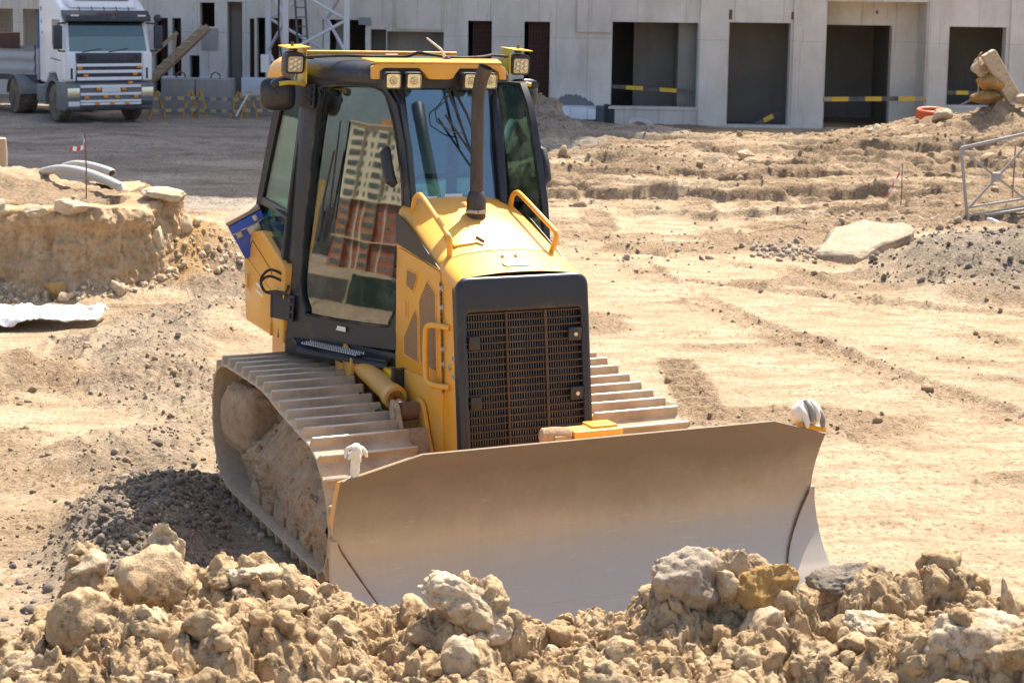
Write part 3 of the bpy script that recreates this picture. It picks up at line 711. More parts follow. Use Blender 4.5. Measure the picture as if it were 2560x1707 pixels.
def glass(name, tint, boost=1.0, smear=.0, wob=.0):
    q = NT(name); q.t.nodes.remove(q.b)
    tr = q.n('BsdfTransparent'); tr.inputs[0].default_value = (*tint, 1)
    gl = q.n('BsdfGlossy'); gl.inputs['Roughness'].default_value = .012; gl.inputs[0].default_value = (.95, 1, 1, 1)
    fr = q.n('Fresnel'); fr.inputs[0].default_value = 1.5
    f = q.math('MINIMUM', q.math('MULTIPLY', fr.outputs[0], boost), 1.0)
    mx = q.n('MixShader'); q.l(f, mx.inputs[0]); q.l(tr.outputs[0], mx.inputs[1]); q.l(gl.outputs[0], mx.inputs[2])
    if wob:
        bp = q.n('Bump'); bp.inputs['Strength'].default_value = wob; bp.inputs['Distance'].default_value = .02; q.l(q.noise(1.6, 2), bp.inputs['Height'])
        q.l(bp.outputs[0], gl.inputs['Normal'])
    o = mx.outputs[0]
    if smear:
        df = q.n('BsdfDiffuse'); df.inputs[0].default_value = (.5, .44, .35, 1)
        m2 = q.n('MixShader'); fac = q.math('MULTIPLY', q.ramp(q.noise(4, 6, .75), [(.45, 0), (.8, 1)]), smear)
        q.l(fac, m2.inputs[0]); q.l(o, m2.inputs[1]); q.l(df.outputs[0], m2.inputs[2]); o = m2.outputs[0]
    q.l(o, q.out.inputs[0]); return q.m
M_GLASS = glass('tinted_cab_glass', (.60, .80, .76), 3.0, .11, .022)
M_SIDEGL = glass('side_window_glass', (.42, .62, .60), .4, .04, .018)
M_WSHIELD = glass('windscreen_glass', (.52, .70, .82), 4.0, .05, .02)
M_LENS = glass('lamp_glass', (.95, .95, .9), 1.4)
q = NT('lamp_reflector'); q.col((.85, .80, .66)); q.metal(.9); q.rough(.22); q.bump(q.noise(40, 2), .3, .01); M_REFL = q.m
M_LED = simple('led_lens', (.80, .70, .48), .12, .35, .2, 40, spec=.8)

# ------------------------------------------------------------------ bulldozer
dozer = thing('bulldozer', 'yellow crawler bulldozer with black-framed glass cab and wide curved steel blade', 'bulldozer',
              (-.4993, 12.5127, 0.015), (-.0112, -.0121, -math.pi / 2 + .4365))
Z0 = .0
def P3(name, mb, mat, parent=dozer, bevel=0, seg=2, smooth=38, fix=True): return mb.build(name, mat, parent, bevel, seg, smooth, fix)

# --- tracks
TP = [(-1.07, 1.10), (-.70, 1.115), (-.17, 1.12), (.10, 1.10), (.40, 1.05), (.76, 1.005), (1.10, .955), (1.30, .85), (1.44, .69), (1.52, .50), (1.525, .33), (1.46, .15), (1.32, .03), (1.10, .0), (.6, .0), (0, .0), (-.6, .0), (-.98, .015), (-1.22, .11), (-1.39, .30), (-1.46, .55), (-1.45, .78), (-1.36, .96), (-1.22, 1.06)]
def catmull(P, k=24):
    out = []; n = len(P)
    for i in range(n):
        a, b, c, d = (np.array(P[(i + j) % n]) for j in (-1, 0, 1, 2))
        for t in np.linspace(0, 1, k, endpoint=False):
            out.append(.5 * ((2 * b) + (c - a) * t + (2 * a - 5 * b + 4 * c - d) * t * t + (3 * b - 3 * c + d - a) * t ** 3))
    return np.array(out)
path = catmull(TP)
seg = np.linalg.norm(np.roll(path, -1, 0) - path, axis=1); cum = np.concatenate([[0], np.cumsum(seg)]); LEN = cum[-1]
pc = np.vstack([path, path[:1]])
def at(s):
    s = s % LEN; return np.array([np.interp(s, cum, pc[:, 0]), np.interp(s, cum, pc[:, 1])])
NS = round(LEN / .186); pit = LEN / NS
shoe_mb = MB()                   # local: x along track, y across, z outward (0 = grouser tip)
W2 = .35
shoe_mb.prism([(-.088, -.092), (.096, -.090), (.098, -.074), (.06, -.070), (-.040, -.074), (-.058, -.066), (-.066, -.002), (-.085, 0), (-.092, -.06)], 'Y', -W2, W2)
shoe_me = shoe_mb.mesh('track_shoe', .006, 1)
for v in shoe_me.vertices:       # grouser ends are rounded off
    if v.co.z > -.03 and abs(v.co.y) > W2 - .012: v.co.y -= math.copysign(.007, v.co.y); v.co.z -= .006
shoe_me.materials.append(M_SHOE); shoe_me.materials.append(M_EDGE)
for p_ in shoe_me.polygons:
    if p_.center.z > -.012: p_.material_index = 1
for sd in (-1, 1):
    chain = MB(); pts_in = []; pts_out = []
    for s in np.linspace(0, LEN, 120, endpoint=False):
        a = at(s); b = at(s + .02); t = (b - a) / np.linalg.norm(b - a); n = np.array([-t[1], t[0]])
        pts_in.append(a - n * .17); pts_out.append(a - n * .094)
    m = len(pts_in)
    for y0, y1 in ((-.16, -.09), (.09, .16)):
        V = []
        for pi_, po in zip(pts_in, pts_out):
            for pp in (pi_, po):
                for yy in (y0, y1): V.append((pp[0], sd * 1.05 + yy, pp[1]))
        F = []
        for i in range(m):
            j = (i + 1) % m; A = 4 * i; B = 4 * j
            F += [(A, A + 1, B + 1, B), (A + 2, B + 2, B + 3, A + 3), (A, B, B + 2, A + 2), (A + 1, A + 3, B + 3, B + 1)]
        chain.add(V, F)
    tr_ = P3('track', chain, M_CAKE)
    rr = random.Random(5 + sd)
    for k in range(NS):
        s = k * pit + .03; a = at(s); t = at(s + pit * .45) - at(s - pit * .45); t /= np.linalg.norm(t)
        o = put('track_shoe', shoe_me, None, tr_)
        ang = math.atan2(-t[1], t[0])
        o.location = (a[0], sd * 1.05, a[1]); o.rotation_euler = (0, ang + math.pi * 0 + rr.uniform(-.01, .01), 0)
        # outward side must be away from the loop's centre
        n_out = Matrix.Rotation(ang, 3, 'Y') @ Vector((0, 0, 1)); ctr = Vector((a[0] - .05, 0, a[1] - .55))
        if n_out.dot(ctr) < 0: o.rotation_euler = (0, ang + math.pi, 0)
    # running gear
    yo = sd
    fr = MB(); rows = []
    XX = np.linspace(-.64, 1.30, 120); UU = np.linspace(0, 1, 44); GX, GU = np.meshgrid(XX, UU, indexing='ij'); gp_ = np.stack([GX.ravel(), GU.ravel(), np.full(GX.size, float(sd))], 1)
    NZ = (fbm3(gp_ * [3.1, 2, 1] + [0, 0, 3.3], 5, 71, .62) * .10 + fbm3(gp_ * [9, 6, 2], 4, 77, .6, True) * .026 + fbm3(gp_ * [30, 17, 2], 3, 79, .6) * .012).reshape(GX.shape)
    for i, X in enumerate(XX):
        zt = float(np.interp(X, [-.64, -.33, .05, .5, 1.0, 1.30], [.60, .80, .92, .86, .74, .60])); zb = float(np.interp(X, [-.64, -.1, .74, 1.3], [.24, .14, .12, .15])); row = []
        for j, u in enumerate(UU):
            z = zb + (zt - zb) * u; yy = float(np.interp(u, [0, .06, .5, .56, 1.0], [1.20, 1.315, 1.36, 1.335, 1.10])); nz = NZ[i, j]
            row.append((X, sd * (yy + nz), z + nz * .3))
        rows.append(row)
    fr.grid(rows)
    fr.box(-.64, 1.30, min(sd * .78, sd * 1.08), max(sd * .78, sd * 1.08), .16, .60)
    tf = P3('track_frame', fr, M_CAKE, smooth=60, fix=False)
    rk = np.random.RandomState(44 + sd); Vs_, Fs_, nb_ = [], [], 0
    for k in range(110):
        i_, j_ = rk.randint(4, 116), int(44 * rk.beta(1.1, 1.6)); p_ = np.array(rows[i_][min(j_, 43)]); V1, F1 = rock(700 + k % 9, 3, .25, 9, (1, 1, 1), .10); s1 = float(np.clip(rk.lognormal(-3.45, .5), .015, .085))
        Vs_.append((V1 * rk.uniform(.7, 1.2, 3)) @ rotm(rk).T * s1 + p_ - np.array([0, sd * s1 * .35, 0])); Fs_.append(F1 + nb_); nb_ += len(V1)
    tag(put('stuck_clods', np_mesh('stuck_clods', np.concatenate(Vs_), np.concatenate(Fs_)), M_CAKE, tf), kind='stuff')
    hub = MB(); prof = []; V, F = ico(4); V = V.copy()
    sup = np.sign(V) * np.abs(V) ** .42; D = sup * np.array([.315, .315, .265])
    D = D + V * (fbm3(V * 2.2 + sd * 3, 5, 81, .6) * .055 + fbm3(V * 6, 4, 83, .6, True) * .022)[:, None]
    D[:, 1] += sd * 1.075; D[:, 0] += -.92; D[:, 2] += .62
    me = np_mesh('final_drive', D, F); put('final_drive', me, M_CAKE, dozer)
    spk = MB(); spk.lathe([(.36, -.12), (.42, -.06), (.42, .06), (.36, .12)], (-.93, sd * .98, .56), (0, 1, 0), 28); P3('sprocket', spk, M_CAKE, tf)
    idl = MB(); idl.lathe([(.30, -.12), (.36, -.08), (.36, -.03), (.33, -.02), (.33, .02), (.36, .03), (.36, .08), (.30, .12)], (1.05, sd * 1.03, .47), (0, 1, 0), 28); P3('idler_wheel', idl, M_CAKE, tf)
    for k in range(6):
        rl = MB(); rl.lathe([(.06, -.27), (.12, -.25), (.125, .2), (.12, .25), (.06, .27)], (-.5 + k * .30, sd * 1.06, .145), (0, 1, 0), 16); P3('track_roller', rl, M_CAKE, tf)
    # clay packed on the shoes' inner edge
    ck = MB(); rows = []
    for X in np.linspace(-1.0, 1.15, 70):
        row = []
        for u in np.linspace(0, 1, 8):
            nz = fbm3(np.array([[X * 6, u * 3, 1.0 * sd]]), 4, 87)[0]
            zt = float(np.interp(X, [-1.0, .1, 1.15], [1.00, 1.00, .85]))
            row.append((X, sd * (.715 - .15 * u), zt - .02 - .16 * u + .05 * nz))
        rows.append(row)
    ck.grid(rows); P3('packed_clay', ck, M_CAKE, tf, smooth=60, fix=False)

# --- blade
BPR = [(.02, 2.655), (.10, 2.605), (.27, 2.475), (.44, 2.395), (.67, 2.36), (.93, 2.445), (1.04, 2.51), (1.19, 2.60)]
bz = [p[0] for p in BPR]; bx = [p[1] for p in BPR]
def bX(z):
    zz = np.linspace(.02, 1.19, 60); xx = np.interp(zz, bz, bx)
    xx = np.convolve(np.pad(xx, 6, mode='reflect', reflect_type='odd'), np.ones(13) / 13, 'valid'); return float(np.interp(z, zz, xx))
def btop(y):
    y = abs(y); return 1.19 if y < 1.215 else 1.19 - (y - 1.215) / (1.68 - 1.215) * .14
bl = MB(); ys = sorted(set(list(np.linspace(-1.68, 1.68, 57)) + [-1.215, 1.215])); fr_, bk_ = [], []
for y in ys:
    f, b = [], []
    for u in np.linspace(0, 1, 30):
        z = .02 + (btop(y) - .02) * u; X = bX(z); f.append((X, y, z)); b.append((X - .028, y, z))
    fr_.append(f); bk_.append(b)
bl.grid(fr_); bl.grid([r_[::-1] for r_ in bk_])
top_ = [[r_[-1] for r_ in fr_], [r_[-1] for r_ in bk_]]; bl.grid(top_); bl.grid([[r_[0] for r_ in bk_], [r_[0] for r_ in fr_]])
bl.grid([fr_[0], bk_[0]]); bl.grid([bk_[-1], fr_[-1]])
blade = P3('blade', bl, M_BLADE, smooth=40)
ledge = MB(); rows = []
for y in np.linspace(-1.66, 1.66, 41):
    zt = btop(y) - .012; Xt = bX(btop(y)) - .03; rows.append([(Xt, y, zt), (Xt - .13, y, zt - .035), (Xt - .17, y, zt - .10), (bX(zt - .30) - .16, y, zt - .30), (bX(zt - .42) - .035, y, zt - .42)])
ledge.grid(rows); ledge.poly(rows[0]); ledge.poly(rows[-1][::-1]); P3('back_box', ledge, M_YEL_DUSTY, blade, smooth=30)
lb = MB(); rows = []
for y in np.linspace(-1.66, 1.66, 5): rows.append([(bX(.05) - .035, y, .05), (bX(.1) - .16, y, .12), (bX(.3) - .16, y, .30), (bX(.42) - .035, y, .42)])
lb.grid(rows); lb.poly(rows[0]); lb.poly(rows[-1][::-1]); P3('back_box', lb, M_YEL_DUSTY, blade, smooth=30)
for sd in (-1, 1):
    eb = MB(); rows = []
    for z in np.linspace(0.0, .66, 20):
        yi = float(np.interp(z, [0, .28, .60, .66], [1.30, 1.44, 1.64, 1.665])); yo = float(np.interp(z, [0, .08, .25, .66], [1.745, 1.735, 1.715, 1.70])); X = bX(max(z, .02)) + .006
        rows.append([(X - .03, sd * yi, z), (X + .008, sd * yi, z), (X + .008 + (.02 if z < .15 else 0), sd * yo, z), (X - .03, sd * yo, z)])
    eb.grid(rows); eb.poly(rows[0]); eb.poly(rows[-1][::-1]); P3('end_bit', eb, M_BLADE, blade, smooth=40)
    wl = MB(); wl.tube([(bX(z) + .013, sd * float(np.interp(z, [0, .28, .60, .66], [1.30, 1.44, 1.64, 1.665])), z) for z in np.linspace(.04, .64, 26)], [.005 + .003 * random.random() for _ in range(26)], 6); P3('weld_bead', wl, M_RUST, blade)
ce = MB(); rows = []
for y in np.linspace(-1.30, 1.30, 9): rows.append([(bX(.02) - .03, y, .0), (bX(.02) + .006, y, .0), (bX(.17) + .003, y, .17), (bX(.17) - .03, y, .17)])
ce.grid(rows); ce.poly(rows[0]); ce.poly(rows[-1][::-1]); P3('cutting_edge', ce, M_BLADE, blade)
# --- push frame behind the blade
cf = MB()
for sd in (-1, 1): cf.bar((-.3, sd * .60, .50), (1.55, sd * .60, .50), .10, .22); cf.bar((1.5, sd * .60, .50), (2.15, sd * .18, .56), .12, .22)
cf.box(2.05, 2.32, -.26, .26, .40, .80)
P3('push_frame', cf, M_YEL_DUSTY, bevel=.012)
tw = MB(); tw.prism([(2.14, .70), (2.34, .70), (2.44, 1.10), (2.44, 1.195), (2.30, 1.20), (2.16, 1.12)], 'Y', -.14, .20); tower = P3('frame_tower', tw, M_YEL_DUSTY, bevel=.012)
lk = MB(); lk.lathe([(.03, -.10), (.055, -.09), (.06, 0), (.055, .09), (.03, .10)], (2.36, -.235, 1.16), (.2, 1, 0), 16); lk.box(2.31, 2.43, -.27, -.15, 1.10, 1.175); P3('link_end', lk, M_CAKE, tower, bevel=.012)
gp = MB(); gp.box(2.26, 2.40, .0, .18, 1.19, 1.212); P3('cover_plate', gp, M_YEL, tower, bevel=.006)
# --- lift cylinders and brackets
for sd in (-1, 1):
    y = sd * .615; a = Vector((-.12, y, 1.155)); b = Vector((.60, y, 1.055)); d = (b - a).normalized(); L = (b - a).length
    cy = MB(); cy.lathe([(.05, -.06), (.072, -.03), (.075, .1), (.075, L - .11), (.086, L - .09), (.090, L - .02), (.086, L), (.060, L), (.052, L - .05), (.03, L - .05)], a, d, 26)
    cyl = P3('lift_cylinder', cy, M_YEL_DUSTY)
    rd = MB(); rd.lathe([(.024, 0), (.024, .25)], b - d * .04, d, 16); P3('cylinder_rod', rd, M_CHROME, cyl)
    ey = MB(); ey.lathe([(.03, -.07), (.065, -.065), (.065, .065), (.03, .07)], (.83, y, 1.015), (0, 1, 0), 22); P3('rod_eye', ey, M_RUST, cyl)
    for yy in (-.095, .095):
        bp = MB(); bp.prism(rounded([(.77, 1.10), (.89, 1.08), (1.01, .84), (1.26, .52), (1.20, .44), (.98, .44), (.83, .84), (.75, .96)], .04), 'Y', y + yy - .014, y + yy + .014); br = P3('lift_bracket', bp, M_CAKE if yy * sd > 0 else M_YEL_DUSTY, bevel=.004)
        pn = MB(); pn.lathe([(.045, 0), (.05, .012), (.035, .02)], (.84, y + yy + sd * .012, 1.0), (0, sd, 0), 18); P3('pin_cover', pn, M_CAKE, br)
    web = MB(); web.hexa([(1.02, y - .08, .52), (1.2, y - .08, .52), (1.2, y + .08, .52), (1.02, y + .08, .52), (.93, y - .08, .92), (.99, y - .08, .92), (.99, y + .08, .92), (.93, y + .08, .92)]); P3('bracket_web', web, M_CAKE)
    hs = MB()
    for o_, rr_ in ((0, .026), (.06, .022)):
        hs.tube([(.02 + o_, y + sd * .10, 1.02), (.20 + o_, y + sd * .12, .99), (.34 + o_, y + sd * .13, .90), (.38 + o_, y + sd * .08, .80), (.46, y + sd * .03, .70)], rr_, 10)
    hs.tube([(.52, y + sd * .10, .86), (.56, y + sd * .115, .96), (.64, y + sd * .11, .97), (.70, y + sd * .10, .88), (.72, y + sd * .07, .74)], .028, 10)
    P3('hydraulic_hose', hs, M_RUB, smooth=60)
    sp_ = MB()
    for k in range(7): sp_.lathe([(.028, 0), (.032, .012), (.028, .024)], (.03 + k * .032, y + sd * .095, 1.005 - k * .014), d, 12)
    P3('spring_guard', sp_, M_YEL_DUSTY)
    mt = MB(); mt.prism([(-.28, .75), (-.10, .75), (-.06, 1.22), (-.24, 1.30)], 'Y', y - .10, y - .07); mt.prism([(-.28, .75), (-.10, .75), (-.06, 1.22), (-.24, 1.30)], 'Y', y + .07, y + .10); mt.box(-.36, -.22, y - .12, y + .10, .7, 1.16)
    P3('cylinder_mount', mt, M_YEL_DUSTY, bevel=.006)
    vb = MB(); vb.box(.18, .42, min(sd * .47, sd * .56), max(sd * .47, sd * .56), 1.03, 1.20); P3('valve_box', vb, M_YEL_LIME, bevel=.01)
    vs = MB(); vs.box(.40, .46, min(sd * .46, sd * .575), max(sd * .46, sd * .575), 1.0, 1.23); P3('strap_clamp', vs, M_BLK)

# --- main case
mc = MB(); mc.box(-1.45, .30, -.46, .46, .42, 1.18); mc.box(.3, 1.40, -.40, .40, .42, .62); P3('main_case', mc, M_YEL_DUSTY, bevel=.02)
en = MB(); en.prism([(.24, .60), (1.20, .60), (1.16, 1.0), (1.10, 1.99), (1.08, 2.01), (.43, 2.085), (.24, 2.12)], 'Y', -.482, .482); P3('engine_enclosure', en, M_YEL)
for sd in (-1, 1):
    fp = MB(); fp.prism([(1.168, .60), (1.46, .60), (1.43, .90), (1.295, 1.96), (1.09, 2.01)], 'Y', sd * .45, sd * .4838); P3('front_side_panel', fp, M_YEL, bevel=.004)
for sd in (-1, 1):
    sk = MB(); sk.prism([(.40, .60), (1.165, .60), (1.165, 1.255), (.80, 1.245), (.40, 1.225)], 'Y', sd * .4825, sd * .497)
    P3('lower_skirt', sk, M_YEL_DUSTY, bevel=.004)
# hood
def hood_rows(xs):
    rows = []
    for X in xs:
        zc = float(np.interp(X, [.2, .54, 1.03, 1.34], [2.425, 2.335, 2.140, 2.035])); ze = float(np.interp(X, [.2, .44, 1.01, 1.34], [2.36, 2.285, 2.075, 1.985])); w = float(np.interp(X, [.2, 1.34], [.455, .487]))
        half = [(w + .004, ze - .17), (w + .004, ze - .055), (w - .005, ze - .018), (w - .028, ze + .008), (w - .065, ze + .022), (.30, ze + (zc - ze) * .72), (.15, ze + (zc - ze) * .95)]
        rows.append([(X, -y, z) for y, z in half] + [(X, 0, zc)] + [(X, y, z) for y, z in reversed(half)])
    return rows
hr = MB(); rw = hood_rows([.20, .35, .54, .7, .86, .985, 1.018, 1.024]); rw[-1] = [(x, y * .992, z - .012) for x, y, z in rw[-1]]; hr.grid(rw); hood = P3('hood', hr, M_YEL, smooth=50)
hn = MB(); rw = hood_rows([1.029, 1.034, 1.10, 1.2, 1.30, 1.335]); rw[0] = [(x, y * .992, z - .012) for x, y, z in rw[0]]; hn.grid(rw); P3('hood_nose', hn, M_YEL, smooth=50)
ft = MB(); ft.hexa([(.74, -.33, 2.235), (.93, -.33, 2.155), (.93, -.15, 2.175), (.74, -.15, 2.255), (.74, -.33, 2.252), (.93, -.33, 2.172), (.93, -.15, 2.192), (.74, -.15, 2.272)]); P3('filler_flap', ft, M_YEL_LIME, hood, bevel=.006)
fl = MB(); fl.obox((.92, -.13, 2.205), (.07, .014, .02), Euler((0, .4, .6))); P3('flap_catch', fl, M_RUST, hood)
ov = MB(); ov.prism(rounded([(-.10, 1.20), (.10, 1.20), (.10, 1.265), (-.10, 1.265)], .03), 'Z', 0, .012)
ov.v = [(p[1], p[0], p[2] + 2.135 - (p[1] - 1.03) * .338) for p in ov.v]; P3('badge_plate', ov, simple('grey_plastic', (.30, .27, .25), .5), hood, bevel=.003)
for yy in (-.05, .05):
    b_ = MB(); b_.lathe([(.014, 0), (.014, .012), (.008, .018)], (1.12, yy, 2.108), (.3, 0, 1), 8); P3('bolt', b_, M_BOLT, hood)
for sd in (-1, 1):                 # cowl triangles, panels, louvres, handles
    yy = sd * .4835
    ct = MB(); ct.prism([(.24, 2.33), (.46, 2.27), (1.06, 2.035), (.43, 2.09), (.24, 2.11)], 'Y', yy, yy + sd * .008); P3('cowl_panel', ct, M_BLK)
    ep = MB(); ep.prism([(.27, 1.24), (.30, 2.08), (.43, 2.072), (.87, 2.035), (1.075, 2.01), (1.155, 1.27), (.80, 1.262)], 'Y', yy, yy + sd * .008); pan = P3('engine_door', ep, M_YEL, bevel=.004)
    for pl in ([(.47, 1.95), (.66, 1.945), (.68, 1.92), (.60, 1.81), (.46, 1.83)], [(.86, 1.93), (1.01, 1.86), (1.06, 1.32), (.75, 1.33), (.71, 1.76)], [(.64, 1.69), (.695, 1.65), (.715, 1.32), (.44, 1.33), (.43, 1.45)]):
        pl = rounded(pl, .02, 3); lv = MB(); lv.prism(pl, 'Y', yy + sd * .006, yy + sd * .0105); P3('louvre', lv, M_PERF, pan)
        rim = MB(); rim.tube([(p[0], yy + sd * .010, p[1]) for p in pl], .006, 6, closed=True); P3('louvre_rim', rim, M_YEL, pan)
    lt = MB(); lt.box(.43, .51, min(yy, yy + sd * .013), max(yy, yy + sd * .013), 1.60, 1.74); P3('latch_pocket', lt, M_YEL_DUSTY, pan, bevel=.005)
    lh = MB(); lh.box(.445, .485, min(yy, yy + sd * .024), max(yy, yy + sd * .024), 1.62, 1.72); P3('latch', lh, M_YEL, pan, bevel=.006)
    hg = MB()
    for k in range(22): hg.lathe([(.008, 0), (.008, .030)], (1.095 + .0036 * k, yy + sd * .012, 1.95 - k * .034), (.08, 0, -1), 6)
    P3('hinge', hg, M_RUST, pan)
    for bx_, bzz in ((1.335, 1.47), (1.26, 1.40), (1.345, 1.35), (1.112, 1.91), (1.122, 1.78), (1.15, 1.50), (1.155, 1.40)):
        b_ = MB(); b_.lathe([(.022, 0), (.022, .008), (.014, .010), (.014, .02)], (bx_, yy + sd * .002, bzz), (0, sd, 0), 10); P3('bolt', b_, M_BOLT, pan)
    gh = MB(); P_ = [(1.25, yy, 1.66), (1.13, yy + sd * .05, 1.66), (1.03, yy + sd * .07, 1.64), (1.0, yy + sd * .075, 1.57), (1.01, yy + sd * .075, 1.32), (1.05, yy + sd * .07, 1.26), (1.14, yy + sd * .05, 1.25), (1.27, yy, 1.26)]
    sm = []
    for i in range(len(P_) - 1):
        a, b = np.array(P_[i]), np.array(P_[i + 1]); a0 = np.array(P_[max(i - 1, 0)]); b1 = np.array(P_[min(i + 2, len(P_) - 1)])
        for t in np.linspace(0, 1, 5, endpoint=False): sm.append(.5 * (2 * a + (b - a0) * t + (2 * a0 - 5 * a + 4 * b - b1) * t * t + (3 * a - 3 * b + b1 - a0) * t ** 3))
    sm.append(P_[-1]); gh.tube(sm, .021, 12); P3('grab_handle', gh, M_YEL, smooth=60)
    hl = MB(); yh = sd * .385
    hp = [(.30, yh, 2.34), (.33, yh, 2.43), (.40, yh, 2.465), (.50, yh, 2.45), (.95, yh + sd * .02, 2.275), (1.02, yh + sd * .02, 2.24), (1.02, yh + sd * .015, 2.18), (.985, yh, 2.10)]
    sm = []
    for i in range(len(hp) - 1):
        a, b = np.array(hp[i]), np.array(hp[i + 1]); a0 = np.array(hp[max(i - 1, 0)]); b1 = np.array(hp[min(i + 2, len(hp) - 1)])
        for t in np.linspace(0, 1, 6, endpoint=False): sm.append(.5 * (2 * a + (b - a0) * t + (2 * a0 - 5 * a + 4 * b - b1) * t * t + (3 * a - 3 * b + b1 - a0) * t ** 3))
    sm.append(hp[-1]); hl.tube(sm, .019, 12); P3('handrail', hl, M_YEL, smooth=60)
# --- radiator shroud and grille (front plane leans)
def fx(z): return 1.365 + (2.0 - z) * .128
sh = MB(); outer = rounded([(-.492, .58), (.492, .58), (.492, 2.012), (-.492, 2.012)], [0, 0, .10, .10], 7); inner = rounded([(-.425, .66), (.425, .66), (.425, 1.775), (-.425, 1.775)], [0, 0, .03, .03], 7)
n_ = len(outer)
for off, fl_ in ((0, 1),):
    for i in range(n_):
        j = (i + 1) % n_; a, b, c_, d_ = outer[i], outer[j], inner[j], inner[i]
        sh.add([(fx(a[1]), a[0], a[1]), (fx(b[1]), b[0], b[1]), (fx(c_[1]), c_[0], c_[1]), (fx(d_[1]), d_[0], d_[1])], [(0, 1, 2, 3)])
        sh.add([(fx(a[1]), a[0], a[1]), (fx(b[1]), b[0], b[1]), (fx(b[1]) - .085, b[0], b[1]), (fx(a[1]) - .085, a[0], a[1])], [(0, 1, 2, 3)])
        sh.add([(fx(d_[1]), d_[0], d_[1]), (fx(c_[1]), c_[0], c_[1]), (fx(c_[1]) - .07, c_[0], c_[1]), (fx(d_[1]) - .07, d_[0], d_[1])], [(0, 1, 2, 3)])
shroud = P3('radiator_shroud', sh, M_BLK, bevel=.036, seg=4, smooth=50)
core = MB(); core.hexa([(fx(.66) - .30, -.43, .66), (fx(.66) - .10, -.43, .66), (fx(.66) - .10, .43, .66), (fx(.66) - .30, .43, .66), (fx(1.80) - .16, -.43, 1.80), (fx(1.80) - .10, -.43, 1.80), (fx(1.80) - .10, .43, 1.80), (fx(1.80) - .16, .43, 1.80)])
rad = P3('radiator_core', core, simple('radiator_black', (.012, .012, .013), .7), shroud)
fin = MB()
for k in range(46):
    y = -.42 + k * .0187; fin.hexa([(fx(.66) - .10, y - .003, .66), (fx(.66) - .075, y - .003, .66), (fx(.66) - .075, y + .003, .66), (fx(.66) - .10, y + .003, .66), (fx(1.80) - .10, y - .003, 1.8), (fx(1.80) - .075, y - .003, 1.8), (fx(1.80) - .075, y + .003, 1.8), (fx(1.80) - .10, y + .003, 1.8)])
tag(P3('cooling_fins', fin, simple('fin_metal', (.15, .145, .15), .5, .6, .3, 8, .1), shroud, smooth=0, fix=False), kind='stuff')
bar_me = MB().box(-.007, .007, -.425, .425, -.0042, .0042).mesh('grille_bar'); M_BAR = simple('rusty_bar', (.08, .048, .025), .6, .3, .6, 9, .12); bar_me.materials.append(M_BAR)
for k in range(23):
    z = .70 + k * .0485; o = put('grille_bar', bar_me, None, shroud); o.location = (fx(z) - .022, 0, z); o.rotation_euler = (random.uniform(-.004, .004), .1, random.uniform(-.006, .006))
for y in (-.135, .155):
    vb = MB(); vb.hexa([(fx(.66) - .035, y - .008, .66), (fx(.66) - .008, y - .008, .66), (fx(.66) - .008, y + .008, .66), (fx(.66) - .035, y + .008, .66), (fx(1.775) - .035, y - .008, 1.775), (fx(1.775) - .008, y - .008, 1.775), (fx(1.775) - .008, y + .008, 1.775), (fx(1.775) - .035, y + .008, 1.775)]); P3('grille_divider', vb, M_BAR, shroud)
for y, z in ((.37, 1.60), (.37, 1.20), (-.37, 1.58), (-.37, 1.18), (-.37, .80)):
    bk = MB(); bk.box(fx(z) - .05, fx(z) - .004, y - .045, y + .055 * (1 if y > 0 else .6), z - .045, z + .045); bb = P3('grille_bracket', bk, M_BLK_MATT, shroud, bevel=.006)
    if y > 0:
        b_ = MB(); b_.lathe([(.014, 0), (.014, .012)], (fx(z) - .004, y + .005, z), (1, 0, 0), 10); P3('bolt', b_, M_BOLT, shroud)
# --- exhaust
ex = MB(); ex.tube([(.55, 0, 2.42), (.55, 0, 2.9), (.55, 0, 3.12), (.552, .003, 3.21), (.57, .012, 3.30), (.605, .03, 3.385)], [.047, .047, .047, .048, .050, .052], 28, cap=False)
ex.tube([(.55, 0, 2.42), (.55, 0, 3.12), (.552, .003, 3.21), (.57, .012, 3.30), (.605, .03, 3.386)], [.042, .042, .043, .045, .047], 28, cap=False)
exh = P3('exhaust_stack', ex, M_EXH, smooth=60, fix=False)
ec = MB(); ec.lathe([(.070, -.02), (.070, .11), (.060, .155), (.049, .17)], (.55, 0, 2.33), (0, 0, 1), 28); P3('exhaust_collar', ec, M_EXH, exh)
ec = MB(); ec.lathe([(.073, 0), (.075, .004), (.075, .022), (.073, .026)], (.55, 0, 2.345), (0, 0, 1), 28); ec.box(.61, .645, -.02, .02, 2.35, 2.372); P3('exhaust_clamp', ec, M_STEEL, exh)

# ------------------------------------------------------------------ cab
DN = Vector((.377, -.926, .084)).normalized()
def dplane(sd): return Vector((DN.x, DN.y * (1 if sd < 0 else -1), DN.z))
D_OUT = [(-.93, -.775, 3.235), (-.14, -.455, 3.25), (.03, -.40, 3.09), (.15, -.385, 2.80), (.265, -.375, 2.36), (.275, -.415, 1.9), (.275, -.475, 1.33), (-.88, -.945, 1.25), (-.89, -.87, 2.0), (-.905, -.80, 2.92)]
D_IN = [(-.73, -.705, 3.19), (-.19, -.485, 3.20), (-.03, -.428, 3.05), (.09, -.41, 2.75), (.175, -.41, 2.45), (.215, -.43, 2.0), (.21, -.46, 1.66), (.17, -.495, 1.53), (.09, -.535, 1.48), (-.62, -.825, 1.455), (-.69, -.85, 1.50), (-.775, -.87, 1.70), (-.785, -.805, 2.35), (-.775, -.75, 2.92), (-.755, -.722, 3.10)]
c0 = DN.dot(Vector((-.85, -.927, 1.32)))
def onp(p, off=0.0):                 # drop a point on the door plane
    p = Vector(p); return p - DN * (DN.dot(p) - c0) + DN * off
